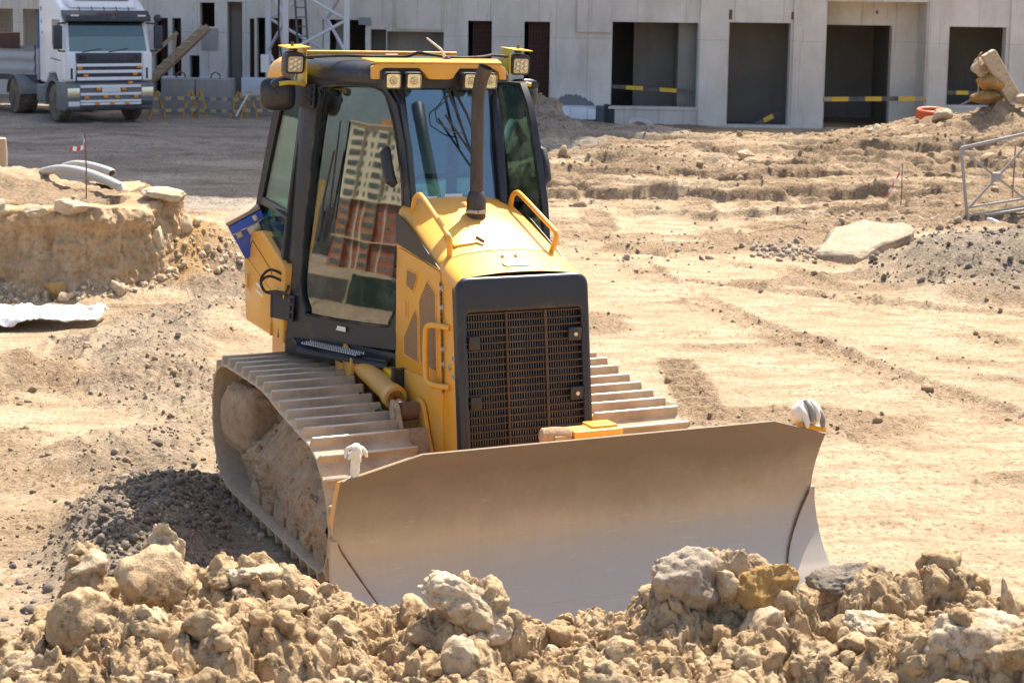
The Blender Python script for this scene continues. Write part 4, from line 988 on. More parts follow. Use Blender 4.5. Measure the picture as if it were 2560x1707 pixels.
def mir(pts, sd): return [Vector((p[0], p[1] if sd < 0 else -p[1], p[2])) for p in pts]
def ring(outer, inner, vec):         # plate with a hole, extruded by vec
    bm = bmesh.new(); loops = []
    for L in (outer, inner):
        vs = [bm.verts.new(p) for p in L]; loops.append([bm.edges.new((vs[i], vs[(i + 1) % len(vs)])) for i in range(len(vs))])
    bmesh.ops.triangle_fill(bm, edges=bm.edges[:], use_beauty=True)
    ge = bmesh.ops.extrude_face_region(bm, geom=bm.faces[:])
    bmesh.ops.translate(bm, vec=vec, verts=[g for g in ge['geom'] if isinstance(g, bmesh.types.BMVert)])
    bmesh.ops.recalc_face_normals(bm, faces=bm.faces[:])
    m = MB(); bm.verts.index_update(); m.v = [tuple(v.co) for v in bm.verts]; m.f = [tuple(v.index for v in f.verts) for f in bm.faces]; bm.free(); return m
def smooth_loop(P, k=5):
    out = []; n = len(P)
    for i in range(n):
        a, b, c, d = (np.array(P[(i + j) % n]) for j in (-1, 0, 1, 2))
        for t in np.linspace(0, 1, k, endpoint=False): out.append(Vector(.5 * ((2 * b) + (c - a) * t + (2 * a - 5 * b + 4 * c - d) * t * t + (3 * b - 3 * c + d - a) * t ** 3)))
    return out

for sd in (-1, 1):
    n = dplane(sd)
    OUT = mir([onp(p, .012) for p in D_OUT], sd); INN = mir([onp(p, .012) for p in smooth_loop(D_IN, 4)], sd)
    dr = ring(OUT, INN, -n * .045); door = P3('cab_door', dr, M_BLK, smooth=30)
    gl = MB(); gl.slab(mir([onp(p, -.004) for p in smooth_loop([Vector(p) for p in D_IN], 4)], sd), -n * .006)
    ctr = sum(INN, Vector()) / len(INN)
    gl.v = [tuple(ctr + (Vector(v) - ctr) * 1.012 - n * (.006 + (v[2] - 1.45) * .0175)) for v in gl.v]
    P3('door_glass', gl, M_GLASS if sd < 0 else glass('clear_door_glass', (.90, .96, .94), 1.2, .22), door, smooth=0)
    se = MB(); se.tube([p + n * .002 for p in INN], .009, 6, closed=True); P3('window_seal', se, M_RUB, door)
    Q = lambda x, y, z, off=.03: mir([onp((x, y, z), off)], sd)[0]
    hd = MB(); a, b = Q(.0, -.44, 2.76), Q(.10, -.42, 2.51); hd.tube([a + n * .0, a + (b - a) * .1 + n * .03, a + (b - a) * .5 + n * .035, a + (b - a) * .9 + n * .03, b], [.03, .042, .044, .042, .03], 12); P3('door_handle', hd, M_BLK_MATT, door)
    bt = MB(); bt.lathe([(.014, 0), (.012, .01)], a + n * .04 + Vector((-.04, 0, .0)), n, 10); P3('key_cap', bt, M_BOLT, door)
    lp = MB(); a, b = Q(.225, -.43, 2.10, .016), Q(.225, -.44, 1.86, .016); lp.bar(a, b, .085, .03, up=n); P3('latch_plate', lp, M_BLK_MATT, door, bevel=.012)
    hh_ = MB(); a, b = Q(.205, -.43, 2.06, .03), Q(.205, -.44, 1.93, .03); hh_.tube([a, a + n * .03, b + n * .03, b], .008, 8); P3('pull_bar', hh_, M_BLK_MATT, door)
    for z0, z1 in ((3.02, 3.20), (1.38, 1.58)):
        lean = (3.22 - z0) / 1.9; xx = -.78 - .02 * lean
        hp_ = MB(); A = [Q(xx - .26, -.84 - .13 * lean, z1, .03), Q(xx, -.735 - .15 * lean, z1, .03), Q(xx, -.735 - .15 * lean, z0, .03), Q(xx - .24, -.84 - .13 * lean, z0, .03)]; hp_.slab(A, n * .014); hg_ = P3('hinge_plate', hp_, M_BLK_MATT, door, bevel=.004)
        kn = MB(); kn.tube([A[0] + n * .005, A[3] + n * .005], .016, 10); P3('hinge_pin', kn, M_BLK, door)
        for k in range(3):
            p = A[1].lerp(A[2], .2 + .3 * k) + (A[0] - A[1]) * .13; b_ = MB(); b_.lathe([(.018, 0), (.018, .018), (.01, .022)], p + n * .012, n, 6); P3('bolt', b_, M_BLK, door)
    # wiper on the door
    wp = MB(); wp.tube([Q(-.60, -.8, 2.05, .02), Q(-.57, -.78, 2.35, .035), Q(-.52, -.74, 2.72, .02)], .008, 6); wp.tube([Q(-.48, -.74, 2.95, .012), Q(-.53, -.76, 2.2, .012)], .007, 6); wp.bar(Q(-.63, -.8, 2.02, .02), Q(-.58, -.78, 2.26, .02), .035, .02, up=n); P3('door_wiper', wp, M_BLK_MATT, door)
    wm = MB(); wm.bar(Q(-.56, -.78, 2.30, -.05), Q(-.59, -.80, 1.98, -.05), .09, .06, up=n); P3('wiper_motor', wm, M_BLK_MATT, door, bevel=.015)
    if sd > 0:                        # far door stands ajar on its rear hinge
        piv = Vector((-.9, .93, 0)); door.matrix_local = Matrix.Translation(piv) @ Matrix.Rotation(R(13), 4, 'Z') @ Matrix.Translation(-piv)
    if sd < 0:
        dc = MB(); a = Q(-.35, -.70, 1.385, .026); u_ = Vector((.926, .377, 0)); dc.slab([a, a + u_ * .11, a + u_ * .11 + Vector((0, 0, .035)), a + u_ * .02 + Vector((0, 0, .035))], n * .002); P3('sticker', dc, M_WHITE, door)
    # B pillar, A pillar, rear side frame
    s_ = sd
    bp = MB(); bp.hexa([(-1.03, s_ * .985, 1.22), (-.86, s_ * .945, 1.22), (-.86, s_ * .80, 1.22), (-1.03, s_ * .84, 1.22), (-1.02, s_ * .80, 3.24), (-.89, s_ * .765, 3.24), (-.89, s_ * .66, 3.24), (-1.02, s_ * .68, 3.24)]); P3('rear_pillar', bp, M_BLK, bevel=.012)
    ap = MB(); W_ = [(.275, .33, 2.30), (.16, .335, 2.78), (.04, .345, 3.08), (-.10, .37, 3.25)]; V_ = []
    for x, y, z in W_: V_ += [(x - .01, s_ * y, z), (x + .015, s_ * (y + .05), z), (x - .07, s_ * (y + .075), z), (x - .09, s_ * (y + .01), z)]
    F_ = [(0, 1, 2, 3), tuple(len(V_) - 4 + k for k in (3, 2, 1, 0))]
    for i in range(len(W_) - 1): F_ += [(4 * i + k, 4 * i + (k + 1) % 4, 4 * i + 4 + (k + 1) % 4, 4 * i + 4 + k) for k in range(4)]
    ap.add(V_, F_); P3('front_pillar', ap, M_BLK, bevel=.008)
    fp = MB(); fp.hexa([(.16, s_ * .42, 1.22), (.26, s_ * .44, 1.22), (.26, s_ * .36, 1.22), (.16, s_ * .34, 1.22), (.16, s_ * .36, 2.34), (.26, s_ * .345, 2.34), (.26, s_ * .28, 2.34), (.16, s_ * .28, 2.34)]); P3('front_post', fp, M_BLK)
    def yr_(z): return .955 - (z - 1.8) * .125
    RO = [(-.985, 3.235), (-1.60, 3.235), (-1.93, 2.16), (-1.96, 2.04), (-1.70, 1.97), (-.985, 1.76)]
    def r3(x, z, o_=0): return Vector((x, s_ * (yr_(z) + o_ + (x + .985) * .04), z))
    up_ = [(-1.06, 3.10), (-1.585, 3.10), (-1.83, 2.24), (-1.06, 2.21)]; lo_ = [(-1.06, 2.15), (-1.845, 2.18), (-1.86, 2.11), (-1.66, 2.02), (-1.06, 1.85)]
    fo = MB(); top_o = [r3(*p) for p in [(-.985, 3.235), (-1.60, 3.235), (-1.905, 2.21), (-.985, 2.18)]]; low_o = [r3(*p) for p in [(-.985, 2.18), (-1.905, 2.21), (-1.96, 2.04), (-1.70, 1.97), (-.985, 1.76)]]
    for oo, ii in ((top_o, up_), (low_o, lo_)):
        mm = ring(oo, [r3(*p) for p in ii], Vector((0, -s_ * .05, 0))); fo.add(mm.v, mm.f)
    sf = P3('side_window_frame', fo, M_BLK, smooth=30)
    for ii in (up_, lo_):
        gg = MB(); gg.slab([r3(p[0], p[1], -.015) for p in ii], Vector((0, -s_ * .006, 0))); P3('side_glass', gg, M_SIDEGL, sf, smooth=0)
    # side box below the rear window
    yb = .975
    sb = MB(); poly = rounded([(-.90, 1.20), (-.88, 1.80), (-1.50, 2.005), (-1.76, 1.965), (-1.985, 1.72), (-1.93, 1.21)], [.02, .04, .05, .05, .05, .05], 4)
    sb.prism(poly, 'Y', s_ * .70, s_ * yb); bx_ = P3('side_tank', sb, M_YEL_DUSTY if 0 else M_YEL, bevel=.035, seg=3)
    pn = MB(); pp = rounded([(-1.16, 1.26), (-1.16, 1.66), (-1.22, 1.73), (-1.74, 1.90), (-1.86, 1.74), (-1.84, 1.28)], .03, 3); pn.tube([(p[0], s_ * (yb + .0005), p[1]) for p in pp[len(pp) // 4:]], .0035, 5, closed=False); P3('panel_gap', pn, M_DARKGAP, bx_)
    dr_ = MB(); dr_.prism(rounded([(-1.19, 1.24), (-1.19, 1.56), (-1.90, 1.74), (-1.93, 1.70), (-1.88, 1.25)], .03, 3), 'Y', s_ * yb, s_ * (yb + .006)); P3('tank_door', dr_, M_YEL, bx_, bevel=.003)
    lt = MB(); lt.box(-1.87, -1.77, min(s_ * yb, s_ * (yb + .010)), max(s_ * yb, s_ * (yb + .010)), 1.47, 1.63); P3('latch_pocket', lt, M_YEL_DUSTY, bx_, bevel=.006)
    lt = MB(); lt.box(-1.855, -1.80, min(s_ * yb, s_ * (yb + .026)), max(s_ * yb, s_ * (yb + .026)), 1.50, 1.61); P3('latch', lt, M_YEL, bx_, bevel=.008)
    for k in (0, 1):
        dc = MB(); z_ = 1.555 - k * .055; dc.slab([(-1.60, s_ * (yb + .0065), z_), (-1.42, s_ * (yb + .0065), z_ - .025), (-1.42, s_ * (yb + .0065), z_ - .005), (-1.60, s_ * (yb + .0065), z_ + .020)], (0, s_ * .001, 0)); P3('white_stripe', dc, M_WHITE, bx_)
    for z_ in (1.50, 1.31):
        hh_ = MB(); hh_.tube([(-1.19, s_ * (yb + .006), z_), (-1.19, s_ * (yb + .006), z_ - .10)], .011, 8); P3('hinge', hh_, M_YEL_DUSTY, bx_)
    # sloping black sill between tank and window
    sl = MB(); sl.slab([(-.93, s_ * .93, 1.80), (-1.66, s_ * .92, 2.02), (-1.66, s_ * .72, 2.02), (-.93, s_ * .72, 1.80)], (0, 0, .03)); P3('window_sill', sl, M_BLK_MATT)
    # sill and step below the door
    ls = MB(); A = [(.275, s_ * .47), (-.90, s_ * .955), (-1.0, s_ * .93), (-1.0, s_ * .60), (.2, s_ * .40)]; ls.prism(A, 'Z', 1.12, 1.30); P3('door_sill', ls, M_BLK_MATT, bevel=.01)
    u_ = Vector((.926, s_ * -.377, 0)) * -1; n2 = Vector((.377, s_ * .926, 0))
    st = MB(); a = Vector((.22, s_ * .50, 1.262)); b = a + u_ * 1.12; b2 = b - u_ * .20
    st.slab([a, b, b2 + n2 * .13, a + n2 * .06], Vector((0, 0, -.022))); st.slab([a + n2 * .06, b2 + n2 * .13, b2 + n2 * .13 + Vector((0, 0, -.075)), a + n2 * .05 + Vector((0, 0, -.075))], n2 * -.012); stp = P3('step_plate', st, M_BLK_MATT)
    te = MB()
    for row in (.035, .075, .115):
        for k in range(24):
            p = b2 - u_ * (.06 + .026 * k) + n2 * row; te.add([p + Vector((0, 0, 0)), p - u_ * .022, p - u_ * .022 + n2 * .022, p + n2 * .022, p - u_ * .011 + n2 * .011 + Vector((0, 0, .022))], [(0, 1, 4), (1, 2, 4), (2, 3, 4), (3, 0, 4)])
    tag(P3('anti_slip_teeth', te, M_STEEL, stp, smooth=0, fix=False), kind='stuff')
    # mirror
    mr = MB(); V, F = ico(4); V = V.copy(); V = np.sign(V) * np.abs(V) ** .5 * np.array([.045, .135, .125]); V[:, 0] += -.03 * (V[:, 1] / .13) ** 2 - .02 * (V[:, 2] / .12) ** 2
    me = np_mesh('mirror_housing', V, F); mo = put('mirror_housing', me, M_BLK, dozer, (-.86, s_ * 1.035, 3.125), (0, 0, s_ * .15))
    mg = MB(); mg.box(-.075, -.070, -.11, .11, -.10, .10); P3('mirror_glass', mg, M_CHROME, mo)
    mb_ = MB(); mb_.box(.036, .050, .03 * s_ - .015, .03 * s_ + .015, -.01, .025); P3('mirror_clip', mb_, M_RUB, mo)
    ar = MB(); ar.tube([(-.795, s_ * 1.08, 3.20), (-.795, s_ * .98, 3.215), (-.83, s_ * .88, 3.21), (-.90, s_ * .80, 3.19)], .017, 10); arm = P3('mirror_arm', ar, M_YEL_LIME, smooth=60)
    kn = MB(); kn.lathe([(.0, -.03), (.03, -.02), (.034, 0), (.03, .02), (0, .03)], (-.79, s_ * 1.085, 3.205), (1, 0, 0), 12); P3('arm_clamp', kn, M_BLK, arm)
    # work lamp in its yellow bracket
    ya = .845 if s_ < 0 else .90; lx, ly, lz = -.86, s_ * (ya + .075), 3.36
    bk = MB(); bk.obox((lx - .06, s_ * (ya - .02), 3.345), (.20, .012, .28)); bk.obox((lx - .02, s_ * (ya + .06), 3.485), (.26, .175, .010), Euler((s_ * -.05, .06, 0))); bkt = P3('lamp_bracket', bk, M_YEL_LIME, bevel=.003)
    b_ = MB(); b_.lathe([(.012, 0), (.012, .03)], (lx - .02, ly, 3.49), (0, 0, 1), 8); b_.lathe([(.03, 0), (.03, .02)], (lx - .02, ly, 3.455), (0, 0, 1), 10); P3('lamp_bolt', b_, M_RUST, bkt)
    hs_ = MB(); hs_.prism(rounded([(-.075, -.078), (.075, -.078), (.078, .05), (.055, .085), (-.055, .085), (-.078, .05)], .025, 4), 'X', -.06, .03)
    lamp = P3('work_lamp', hs_, M_BLK, bevel=.008); lamp.location = (lx + .02, ly, lz); lamp.rotation_euler = (0, .12, s_ * -.12)
    ln = MB(); ln.prism(rounded([(-.06, -.062), (.06, -.062), (.06, .055), (-.06, .055)], .018, 4), 'X', .028, .034); P3('lamp_lens', ln, simple('lens_plate', (.62, .50, .33), .25, .3, .1), lamp)
    for k in range(7):
        aa = k * math.pi / 3 + .5; yy, zz = (0, -.004) if k == 6 else (.037 * math.cos(aa), -.004 + .037 * math.sin(aa))
        ld = MB(); ld.lathe([(.018, 0), (.017, .006), (.010, .011), (.0, .013)], (.034, yy, zz), (1, 0, 0), 14, cap=False); P3('lamp_diode', ld, M_LED, lamp, smooth=60)
    cb = MB(); cb.tube([(lx - .02, ly - s_ * .03, lz - .08), (lx + .0, ly - s_ * .01, lz - .12), (lx - .03, ly + s_ * -.05, lz - .14), (lx - .06, s_ * .79, lz - .12)], .006, 6); P3('lamp_cable', cb, M_WHITE, lamp).matrix_parent_inverse = lamp.matrix_basis.inverted()

# windscreen, rear wall, floor, roof
ws = MB(); ws.slab([(.20, -.315, 2.33), (.20, .315, 2.33), (-.045, .335, 3.235), (-.045, -.335, 3.235)], (.006, 0, .002)); wsc = P3('windscreen', ws, M_WSHIELD, smooth=0)
wf = ring([Vector(p) for p in [(.215, -.36, 2.28), (.215, .36, 2.28), (-.07, .38, 3.29), (-.07, -.38, 3.29)]], [Vector(p) for p in [(.186, -.305, 2.36), (.186, .305, 2.36), (-.045, .322, 3.20), (-.045, -.322, 3.20)]], Vector((-.05, 0, -.012))); P3('windscreen_frame', wf, M_BLK, wsc)
for y0, y1, z in ((-.28, -.15, 2.385), (-.09, .05, 2.40)):
    dc = MB(); x_ = .20 - (z - 2.33) * .27 + .010; dc.slab([(x_, y0, z), (x_, y1, z), (x_ - .012, y1, z + .045), (x_ - .012, y0, z + .045)], (.001, 0, 0)); P3('sticker', dc, M_WHITE, wsc)
wp = MB()
for k, (y0, y1, y2) in enumerate(((-.02, .10, .16), (.03, .19, .22))): wp.tube([(-.02, y0, 3.24), (.10, (y0 + y1) / 2, 3.02), (.165, y1, 2.78)], [.013, .010, .006], 8)
wp.tube([(.09, -.06, 3.02), (.20, .20, 2.62)], .008, 6); P3('windscreen_wiper', wp, M_BLK_MATT, wsc)
cw = MB(); cw.tube([(-.01, .06, 3.27), (.05, -.04, 3.12), (.07, -.13, 3.05), (.10, -.13, 2.97), (.12, -.02, 2.90), (.13, .08, 2.88)], .005, 6); P3('washer_hose', cw, M_RUB, wsc)
fl = MB(); fl.prism([(.20, -.40), (.20, .40), (-.95, .85), (-1.85, .80), (-1.85, -.80), (-.95, -.85)], 'Z', 1.20, 1.29); P3('cab_floor', fl, M_BLK_MATT)
rw_ = MB(); rw_.hexa([(-1.98, -.80, 1.2), (-1.90, -.80, 1.2), (-1.90, .80, 1.2), (-1.98, .80, 1.2), (-1.98, -.86, 2.06), (-1.90, -.86, 2.06), (-1.90, .86, 2.06), (-1.98, .86, 2.06)])
rw_.bar((-1.94, -.85, 2.05), (-1.62, -.73, 3.24), .08); rw_.bar((-1.94, .85, 2.05), (-1.62, .73, 3.24), .08); rw_.bar((-1.63, -.73, 3.2), (-1.63, .73, 3.2), .08); P3('rear_wall', rw_, M_BLK)
rg = MB(); rg.slab([(-1.935, -.81, 2.06), (-1.935, .81, 2.06), (-1.64, .70, 3.18), (-1.64, -.70, 3.18)], (-.006, 0, 0)); P3('rear_glass', rg, M_SIDEGL, smooth=0)
fw = MB(); fw.box(.10, .20, -.40, .40, 1.25, 2.30); P3('firewall', fw, M_BLK_MATT)
def roof_ring(rows, cap=True):
    m = MB(); m.grid([r_ + [r_[0]] for r_ in rows])
    if cap: m.poly(rows[0]); m.poly(rows[-1][::-1])
    return m
def sect(X, hw, zb, zt, slope=0.0):
    half = [(hw, zb), (hw + .015, zb + .05), (hw - .01, zt - .05), (hw - .05, zt - .012), (hw - .12, zt), (.25, zt + .012)]
    return [(X, -y, z) for y, z in half] + [(X, 0, zt + .015)] + [(X, y, z) for y, z in reversed(half)]
rf = roof_ring([sect(-.06, .50, 3.25, 3.36), sect(-.10, .53, 3.24, 3.385), sect(-.55, .675, 3.235, 3.395), sect(-.95, .79, 3.235, 3.40), sect(-1.52, .79, 3.235, 3.40)]); roof = P3('cab_roof', rf, M_BLK, smooth=50)
rc = roof_ring([sect(-1.53, .792, 3.235, 3.405), sect(-1.76, .79, 3.22, 3.395), sect(-1.94, .78, 3.19, 3.36), sect(-2.04, .75, 3.16, 3.28)]); P3('roof_rear_cap', rc, M_YEL, roof, smooth=50)
rb = MB(); rb.tube([(-1.55, -.66, 3.43), (-1.55, .72, 3.43)], .016, 8); P3('roof_rail', rb, M_YEL, roof)
vz = [(y - .085, z) for y, z in [(-.53, 3.275), (-.53, 3.365), (-.48, 3.388), (.48, 3.388), (.53, 3.365), (.53, 3.275), (.475, 3.275), (.47, 3.335), (.43, 3.355), (.16, 3.355), (.125, 3.32), (.10, 3.285), (.07, 3.275), (-.07, 3.275), (-.10, 3.285), (-.125, 3.32), (-.16, 3.355), (-.43, 3.355), (-.47, 3.335), (-.475, 3.275)]]
vv = MB(); N_ = len(vz); V_ = [(.03 + (3.39 - z) * .25, y, z) for y, z in vz] + [(-.03 + (3.39 - z) * .15, y * .985, z + .0) for y, z in vz]
vv.add(V_, [tuple(range(N_)), tuple(range(2 * N_ - 1, N_ - 1, -1))] + [(i, (i + 1) % N_, N_ + (i + 1) % N_, N_ + i) for i in range(N_)])
vis = P3('lamp_visor', vv, M_YEL, roof, bevel=.006)
vt = MB(); vt.slab([(.035, -.585, 3.388), (.035, .415, 3.388), (-.24, .50, 3.408), (-.24, -.60, 3.408)], (0, 0, .014)); P3('visor_top', vt, M_YEL, roof, bevel=.006)
hm = MB(); hm.box(-.10, .0, -.52, .40, 3.21, 3.36); P3('lamp_mount', hm, M_BLK_MATT, roof)
for y in (-.475, -.315, .135, .285):
    lb_ = MB(); lb_.prism(rounded([(-.062, -.062), (.062, -.062), (.062, .062), (-.062, .062)], .02, 4), 'X', -.07, .0)
    la = P3('front_lamp', lb_, M_BLK_MATT, bevel=.008); la.location = (.105, y, 3.265); la.rotation_euler = (0, .06, (y > 0) * .12 - .06)
    rf_ = MB(); rf_.prism(rounded([(-.048, -.048), (.048, -.048), (.048, .048), (-.048, .048)], .014, 4), 'X', .0, .004); P3('lamp_reflector', rf_, M_REFL, la)
    bu = MB(); bu.lathe([(.032, .004), (.030, .010), (.022, .004), (.012, .006), (.006, .012), (0, .014)], (0, 0, .004), (1, 0, 0), 18, cap=False); P3('lamp_bulb', bu, M_LED, la, smooth=60)
    gl_ = MB(); gl_.prism(rounded([(-.052, -.052), (.052, -.052), (.052, .052), (-.052, .052)], .014, 4), 'X', .016, .020); P3('lamp_glass', gl_, M_LENS, la)
cb = MB(); cp = [(-.86, -.76, 3.40), (-.62, -.62, 3.425), (-.45, -.40, 3.425), (-.40, -.18, 3.43), (-.36, -.10, 3.46), (-.33, -.02, 3.45), (-.36, .2, 3.425), (-.45, .45, 3.43), (-.7, .66, 3.44), (-.86, .76, 3.42)]
cb.tube([tuple(p) for p in catmull(cp, 6)[:-6]], .011, 8); P3('roof_cable', cb, M_RUB, roof, smooth=60)
jt = MB(); jt.tube([(-.44, -.33, 3.428), (-.42, -.24, 3.43)], .018, 8); P3('cable_joint', jt, simple('copper_tape', (.45, .25, .14), .5), roof)
an = MB(); an.tube([(-.20, .06, 3.415), (-.20, .02, 3.49), (-.21, -.06, 3.55), (-.22, -.09, 3.575)], [.014, .010, .008, .005], 6); P3('antenna', an, simple('pale_plastic', (.55, .55, .52), .5), roof, smooth=60)
ab = MB(); ab.lathe([(.035, 0), (.03, .02), (.016, .035)], (-.20, .07, 3.405), (0, 0, 1), 14); P3('antenna_base', ab, M_BLK_MATT, roof)
# inside
M_SEAT = simple('seat_cloth', (.035, .036, .04), .9); M_DASH = simple('dash_plastic', (.055, .058, .06), .6)
se = MB(); se.box(-1.30, -.75, -.27, .27, 1.62, 1.76); se.obox((-1.33, 0, 2.08), (.14, .50, .70), Euler((0, -.2, 0))); se.obox((-1.42, 0, 2.52), (.10, .28, .20), Euler((0, -.2, 0))); se.box(-1.2, -.85, -.2, .2, 1.28, 1.62); seat = P3('operator_seat', se, M_SEAT, bevel=.04, seg=3)
for y in (-.40, .40):
    cs = MB(); cs.box(-1.25, -.62, y - .10, y + .10, 1.29, 1.98); P3('arm_console', cs, M_DASH, bevel=.03)
    jl = MB(); jl.lathe([(.02, 0), (.014, .06), (.03, .10), (.026, .16), (0, .18)], (-.70, y, 1.98), (.1, 0, 1), 12); P3('control_lever', jl, M_BLK_MATT, smooth=60)
ds = MB(); ds.hexa([(-.10, -.34, 1.9), (.10, -.36, 1.9), (.10, .36, 1.9), (-.10, .34, 1.9), (-.04, -.34, 2.34), (.12, -.34, 2.32), (.12, .34, 2.32), (-.04, .34, 2.34)]); P3('dashboard', ds, M_DASH, bevel=.03)
gb = MB(); gb.tube([(-.05, -.33, 2.50), (-.02, -.2, 2.56), (-.02, .2, 2.56), (-.05, .33, 2.50)], .018, 8); P3('inner_grab_bar', gb, M_BLK_MATT)
pk = MB(); pk.lathe([(.16, 0), (.19, .30), (.20, .32), (.185, .32), (.15, .02)], (-.42, -.34, 1.30), (0, 0, 1), 24); P3('plastic_bucket', pk, simple('teal_plastic', (.16, .42, .44), .45))
# hoses at the lower hinge
hz = MB()
for k in (0, 1): hz.tube([tuple(p) for p in catmull([(-.95, -.97, 1.68 + .05 * k), (-1.01, -1.05, 1.71 + .05 * k), (-1.07, -1.10, 1.66 + .02 * k), (-1.03, -1.08, 1.59), (-.93, -1.02, 1.585 + .02 * k), (-.86, -.97, 1.60), (-.83, -.955, 1.67)], 7)[:-7]], .011, 8)
P3('rubber_loop', hz, M_RUB, smooth=60)
# rear body and blue tool box
rb_ = MB(); rb_.box(-2.10, -.9, -.70, .70, .75, 1.90); P3('rear_body', rb_, M_YEL_DUSTY, bevel=.03)
tb = MB(); tb.box(-.19, .19, -.15, .15, -.20, .10); tbx = P3('tool_box', tb, M_BLUE, bevel=.01); tbx.location = (-1.98, -.93, 1.98); tbx.rotation_euler = (.50, .0, -.25)
tl = MB(); tl.box(-.195, .195, -.155, .155, .105, .14); P3('box_lid', tl, simple('tan_lid', (.36, .28, .20), .7, 0, .2, 6, .4), tbx, bevel=.015)
ls_ = MB(); ls_.box(.191, .195, -.152, .152, .02, .032); P3('box_strip', ls_, M_STEEL, tbx)
lc = MB(); lc.box(.191, .26, -.02, .09, -.04, .03); lc.box(.193, .23, -.12, -.07, -.02, .03); lc.box(.193, .22, .06, .10, .04, .09); P3('box_clamp', lc, M_STEEL, tbx, bevel=.006)

tc_ = bpy.data.curves.new('glass_number', 'FONT'); tc_.body = '970'; tc_.size = .085
to_ = bpy.data.objects.new('tmp', tc_); COL.objects.link(to_); bpy.context.view_layer.update()
tm_ = bpy.data.meshes.new_from_object(to_.evaluated_get(bpy.context.evaluated_depsgraph_get())); bpy.data.objects.remove(to_)
ud = Vector((.926, .377, 0)); pz = onp((.15, -.50, 1.70), .0) - DN * .004
Mt = Matrix((Vector((0, 0, 1)), -ud, DN)).transposed().to_4x4(); Mt.translation = pz; tm_.transform(Mt)
drs = [o for o in dozer.children if o.name.startswith('cab_door')][0]; put('glass_number', tm_, M_RUB, drs)

# ------------------------------------------------------------------ raw concrete building
def concrete(name, lo, hi, lines=0.0):
    q = NT(name); st = q.noise(.9, 6, .65, co=q.co((1.6, 1, .35))); bl = q.noise(.55, 5, .6); fn = q.noise(9, 6, .7)
    c = q.mix(q.ramp(bl, [(.32, 0), (.68, 1)]), lo, hi)
    c = q.mix(q.math('MULTIPLY', q.ramp(st, [(.50, 0), (.78, 1)]), .5), c, tuple(v * .62 for v in lo))
    c = q.mix(q.math('MULTIPLY', q.ramp(fn, [(.55, 0), (.8, 1)]), .25), c, tuple(min(1, v * 1.25) for v in hi))
    hole = q.ramp(q.noise(2.6, 2), [(.74, 0), (.76, 1)])
    c = q.mix(q.math('MULTIPLY', hole, .25), c, (.16, .13, .10))
    if lines:
        sp = q.n('SeparateXYZ'); q.l(q.tc.outputs['Object'], sp.inputs[0])
        fr = q.math('FRACT', q.math('MULTIPLY', sp.outputs[0], lines)); fr2 = q.math('FRACT', q.math('ADD', q.math('MULTIPLY', sp.outputs[0], .87), .3))
        ln = q.ramp(q.math('ABSOLUTE', q.math('SUBTRACT', fr, .5)), [(.0, 1), (.016, 0)])
        gate = q.ramp(q.noise(.35, 2), [(.5, 0), (.53, 1)])
        ln = q.math('MAXIMUM', ln, q.math('MULTIPLY', gate, q.ramp(q.math('ABSOLUTE', q.math('SUBTRACT', fr2, .5)), [(.0, 1), (.02, 0)])))
        zl = q.ramp(q.math('ABSOLUTE', q.math('SUBTRACT', sp.outputs[2], 2.52)), [(.0, 1), (.02, 0)])
        ln = q.math('MAXIMUM', ln, zl)
        c = q.mix(q.math('MULTIPLY', ln, .42), c, (.20, .185, .17)); q.bump(ln, -.35, .02)
        dr = q.ramp(q.noise(3.2, 5, .7, co=q.co((2.2, 1, .16))), [(.60, 0), (.74, 1)])
        c = q.mix(q.math('MULTIPLY', dr, .6), c, (.24, .21, .175))
    q.col(c); q.rough(.88); q.b.inputs['Specular IOR Level'].default_value = .25; q.bump(fn, .22, .015); q.bump(q.noise(60, 4), .15, .004)
    return q.m
M_CONC = concrete('raw_concrete', (.56, .525, .47), (.72, .685, .625), .62)
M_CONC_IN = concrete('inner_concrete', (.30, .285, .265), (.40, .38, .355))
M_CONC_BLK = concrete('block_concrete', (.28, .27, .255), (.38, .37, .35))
M_FOAM = simple('white_foam', (.74, .76, .83), .85, 0, .06, 3, .10, 2)
M_TAR = simple('bitumen', (.035, .04, .05), .6, 0, .3, 6)
M_GRATE = simple('rust_brown_steel', (.085, .035, .022), .7, .2, .4, 5)
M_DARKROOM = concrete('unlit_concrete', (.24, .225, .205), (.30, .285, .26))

FY = 56.5
bld = thing('concrete_building', 'unfinished grey concrete building with dark open doorways and raw poured walls', 'building', (0, FY, 0))
XL, XR, XT = -12.4, 30.0, 9.16
OPEN = [  # x0, x1, z0, z1
    (3.23, 6.07, .28, 3.07), (7.09, 9.12, -.27, 3.11), (10.30, 13.60, -.9, 3.86), (14.36, 16.24, .49, 3.08),
    (-1.54, -.75, .42, 3.03), (.32, 1.17, .42, 3.03), (-4.22, -2.34, 1.2, 2.64), (-4.76, -4.24, .4, 2.70), (-6.35, -4.93, .3, 3.0),
    (-7.66, -7.02, .4, 3.0), (-8.52, -7.78, .4, 3.02), (-9.50, -9.00, .3, 3.53), (-8.76, -8.60, .4, 2.99), (-10.40, -9.91, 2.70, 3.49), (-11.32, -11.02, .5, 2.97), (-11.92, -11.46, .5, 2.97), (-10.75, -10.42, .4, 1.75)]
for fl_ in range(1, 13):
    for k in range(8): OPEN.append((-11.2 + k * 2.05, -9.9 + k * 2.05, .9 + 3.2 * fl_ + 1.0, 2.5 + 3.2 * fl_ + 1.0))
